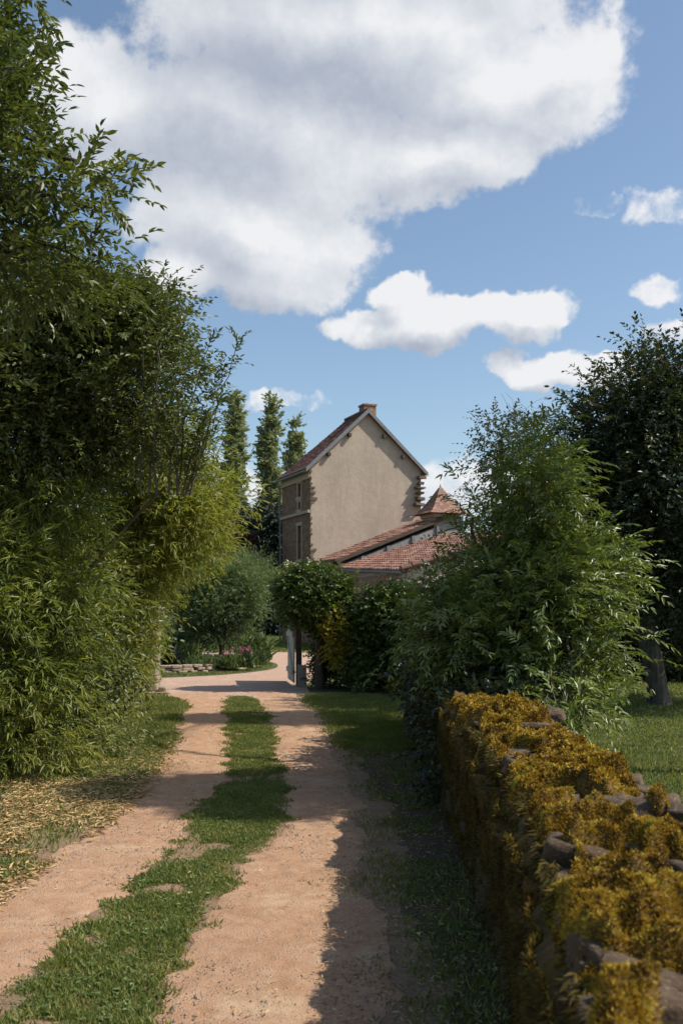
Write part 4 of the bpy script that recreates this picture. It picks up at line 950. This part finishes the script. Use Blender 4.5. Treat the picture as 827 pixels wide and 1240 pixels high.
# ------------------------------------------------------------------ flower bed
t = np.arange(0, 2 * PI, .0)if False else None
border = empty('bed_border', (BX, BY, 0), 'low dry stone edging round the flower bed', 'border')
C, S, RT = [], [], []
for layer in range(3):
    th = R.uniform(0, .1)
    while th < 2 * PI:
        l = R.uniform(.14, .34); r_ = (2.5, 3.5)
        C.append((r_[0] * math.cos(th) + R.normal() * .02, r_[1] * math.sin(th) + R.normal() * .02, .04 + layer * .075)); S.append((.12, l / 2, R.uniform(.032, .045)))
        RT.append(math.atan2(r_[1] * math.cos(th), -r_[0] * math.sin(th)) - PI / 2)
        th += l / math.hypot(r_[0] * math.sin(th), r_[1] * math.cos(th))
P, Fc = stones(np.array(C), np.array(S), np.array(RT), R.normal(size=len(C)) * .05, .12); mk('stones', P, [Fc], M['palestone'], border, None, True)
sx = W(268, 790, 27.6); sx[2] = .1
tree('bed_shrub', 'rounded many stemmed shrub in the middle of the flower bed', 'shrub', sx,
     [B(270,725,27.6,50,34,1.2), B(240,745,27.6,34,28,.9), B(292,730,27.6,24,22,.8), B(268,702,27.6,34,18,.8), B(268,765,27.6,40,18,.8)],
     [(sx[0],27.6,.08,.07), (sx[0],27.6,.35,.06), (sx[0],27.6,.7,.05)], 'shrub', M['shrub'], ncl=330, per=13, spread=.16, ll=.07, lw=.034, k=4, tw=.2, six=False, nlimb=60, lo=.35)
def tuft(label, px, py, Y, hgt, rad, n, m, name='garden_plant', wd=.03, cat='plant', fl=0):
    c = W(px, py, Y); c[2] = .1; root = empty(name, c, label, cat, 'plants in the round flower bed'); lv = Leaves()
    b = np.stack([R.normal(size=n) * rad * .45, R.normal(size=n) * rad * .45, R.random(n) ** 2 * hgt * .6], -1) + c
    d = nrm(np.stack([R.normal(size=n) * .5, R.normal(size=n) * .5, np.ones(n)], -1)); lv.add(b, d, ru(n), hgt * R.uniform(.3, .7, n), wd, True, .2, .4)
    lv.build('leaves', m, root, c)
    if fl:
        for q in range(fl):
            lv = Leaves(); ce = np.repeat(np.array([[R.normal() * rad * .6, R.normal() * rad * .5, hgt * R.uniform(.7, 1.25)]]) + c, 7, 0)
            lv.add(ce, ru(7), ru(7), .045, .04, False); lv.build('flower', M['flower'], root, c)
specs = [(205,795,26.2,.55,.30,300,'conifer','dark spiky plant at the left end of the bed'), (225,790,26.6,.6,.3,320,'ivy','dark green clump left of the bed shrub'),
         (240,796,26.0,.35,.25,260,'feather','grey green cushion plant at the front left of the bed'), (258,796,26,.32,.25,260,'feather','grey green cushion plant below the shrub'),
         (278,795,26,.38,.25,300,'feather','pale lavender like clump with few flowers at the front of the bed'), (296,795,26.3,.45,.25,320,'shrub','pink flowering clump at the right end of the bed'),
         (312,792,27.5,.4,.25,260,'shrub','green clump at the rear right rim of the bed'), (215,775,28.5,.9,.4,420,'feather','tall soft grasses behind the left plants of the bed'), (310,770,29,.8,.4,400,'feather','tall soft grasses behind the right plants of the bed')]
for q in specs: tuft(q[7], q[0], q[1], q[2], q[3], q[4], q[5] * 2, M[q[6]], fl=(26 if 'pink' in q[7] else 12 if 'few' in q[7] else 0), wd=.028)

# ------------------------------------------------------------------ background plants
def far(name, label, cat, px, Y, blobs, m, ncl, per, spread, ll, lw, tr=.15, group=None, tw=.5, k=3, **kw):
    x_ = (px - CX) / F * Y; z_ = float(gz(x_, Y)); ht = max(b[2] for b in blobs)
    return tree(name, label, cat, (x_, Y, z_), blobs, [(x_, Y, z_ - .1, tr), (x_, Y, z_ + ht * .3, tr * .8), (x_, Y, z_ + ht * .6, tr * .5), (x_, Y, z_ + ht * .85, tr * .25)], None, m, ncl=ncl, per=per, spread=spread, ll=ll, lw=lw, k=k, tw=tw, six=False, group=group, nlimb=40, **kw)
far('tamarisk', 'soft pale green feathery shrub behind the bed shrub', 'shrub', 290, 34, [B(300,705,34,26,25,1.0), B(270,700,34,30,25,1.0), B(280,735,34,26,25,.8)], M['feather'], 220, 16, .25, .16, .018, .08, ang=25)
far('purple_shrub', 'dark purple leaved shrub in front of the conifers', 'shrub', 287, 50, [B(288,664,50,14,14,.8), B(283,680,50,14,14,.8)], M['purple'], 70, 12, .25, .18, .1, .08)
for k, (px, top, Y, w_, lab) in enumerate([(318,606,62,22,'dark conifer directly left of the house'), (292,612,66,20,'dark conifer behind the purple shrub'), (338,622,60,16,'low dark conifer touching the left edge of the house'), (255,600,64,30,'dark conifer mostly hidden behind the bamboo')]):
    z1 = W(px, top, Y)[2]; x_ = (px - CX) / F * Y
    bl = [(x_, Y, z1 * f, w_ * Y / F * r, w_ * Y / F * r, z1 * .13) for f, r in ((.12,1.1),(.25,1.1),(.4,1.05),(.55,.95),(.7,.8),(.83,.55),(.93,.3))]
    far('conifer', lab, 'tree', px, Y, bl, M['conifer'], 300, 12, .32, .26, .12, .2, 'dark conifers left of the house', upb=-.1, lo=.4)
for px, top, wpx, Y, lab, bot in [(285,478,15,92,'tallest poplar, furthest left behind the bamboo tips',640), (327,486,14,95,'slim poplar standing alone between its two neighbours',640), (360,512,16,98,'shorter poplar rising just behind the house roof',640)]:
    x_ = (px - CX) / F * Y; z0_ = float(gz(x_, Y)); zt_ = W(px, top, Y)[2]; wm = wpx * Y / F * .62
    bl = [(x_ + R.normal() * .15 + (f - .5) * (2.0 if px == 361 else 0), Y, z0_ + (zt_ - z0_) * f, wm * r, wm * r, (zt_ - z0_) * .085) for f, r in zip(np.linspace(.14, .95, 11), [.6,.8,.9,.95,1,1,1,.95,.85,.65,.38])]
    far('poplar', lab, 'tree', px, Y, bl, M['poplar'], 300, 9, .26, .34, .27, .3, 'poplars behind the house', upb=1.4, tw=.4, lo=.2)
# distant tree line so that the horizon is closed from every side
k = 0
for x_, Y, s_, lab in [(-26,75,7,'broad tree far left behind the conifers'), (-15,88,7,'broad tree far behind the poplars, to their left'), (14,85,6.5,'broad tree far behind the turret'), (27,70,7,'broad tree far right behind the lawn hedge'), (40,80,8,'broad tree at the far right horizon'), (3,105,6,'low broad tree hidden far behind the house'), (-42,70,8,'broad tree at the far left horizon')]:
    z0_ = float(gz(x_, Y)); s2 = s_ * (.62 if x_ in (14, 3) else 1)
    bl = [(x_ + R.normal() * s_ * .3, Y + R.normal(), z0_ + s2 * R.uniform(.35, .75), s_ * .55, s_ * .5, s2 * .35) for q in range(6)]
    tree('broad_tree', lab, 'tree', (x_, Y, z0_), bl, [(x_, Y, z0_ - .1, .3), (x_, Y, z0_ + 1.5, .25), (x_, Y, z0_ + s2 * .5, .15)], None, M['dark'], ncl=220, per=12, spread=.6, ll=.5, lw=.35, k=3, tw=.8, six=False, group='trees on the far horizon', nlimb=12)

# ------------------------------------------------------------------ camera and output
cam = bpy.data.cameras.new('camera'); co = bpy.data.objects.new('camera', cam); COL.objects.link(co); scene.camera = co
co.location = (0, 0, CH); co.rotation_euler = (PI / 2, 0, 0)
cam.sensor_fit = 'VERTICAL'; cam.sensor_height = 36; cam.sensor_width = 24; cam.lens = 36 * F / 1240
cam.shift_y = (HY - 620) / 1240; cam.clip_start = .05; cam.clip_end = 3000
cam.dof.use_dof = True; cam.dof.focus_distance = 9; cam.dof.aperture_fstop = 5.6
vs = scene.view_settings; vs.view_transform = 'Standard'; vs.look = 'None'; vs.exposure = .2; vs.gamma = 1
scene.render.resolution_x = 682; scene.render.resolution_y = 1024
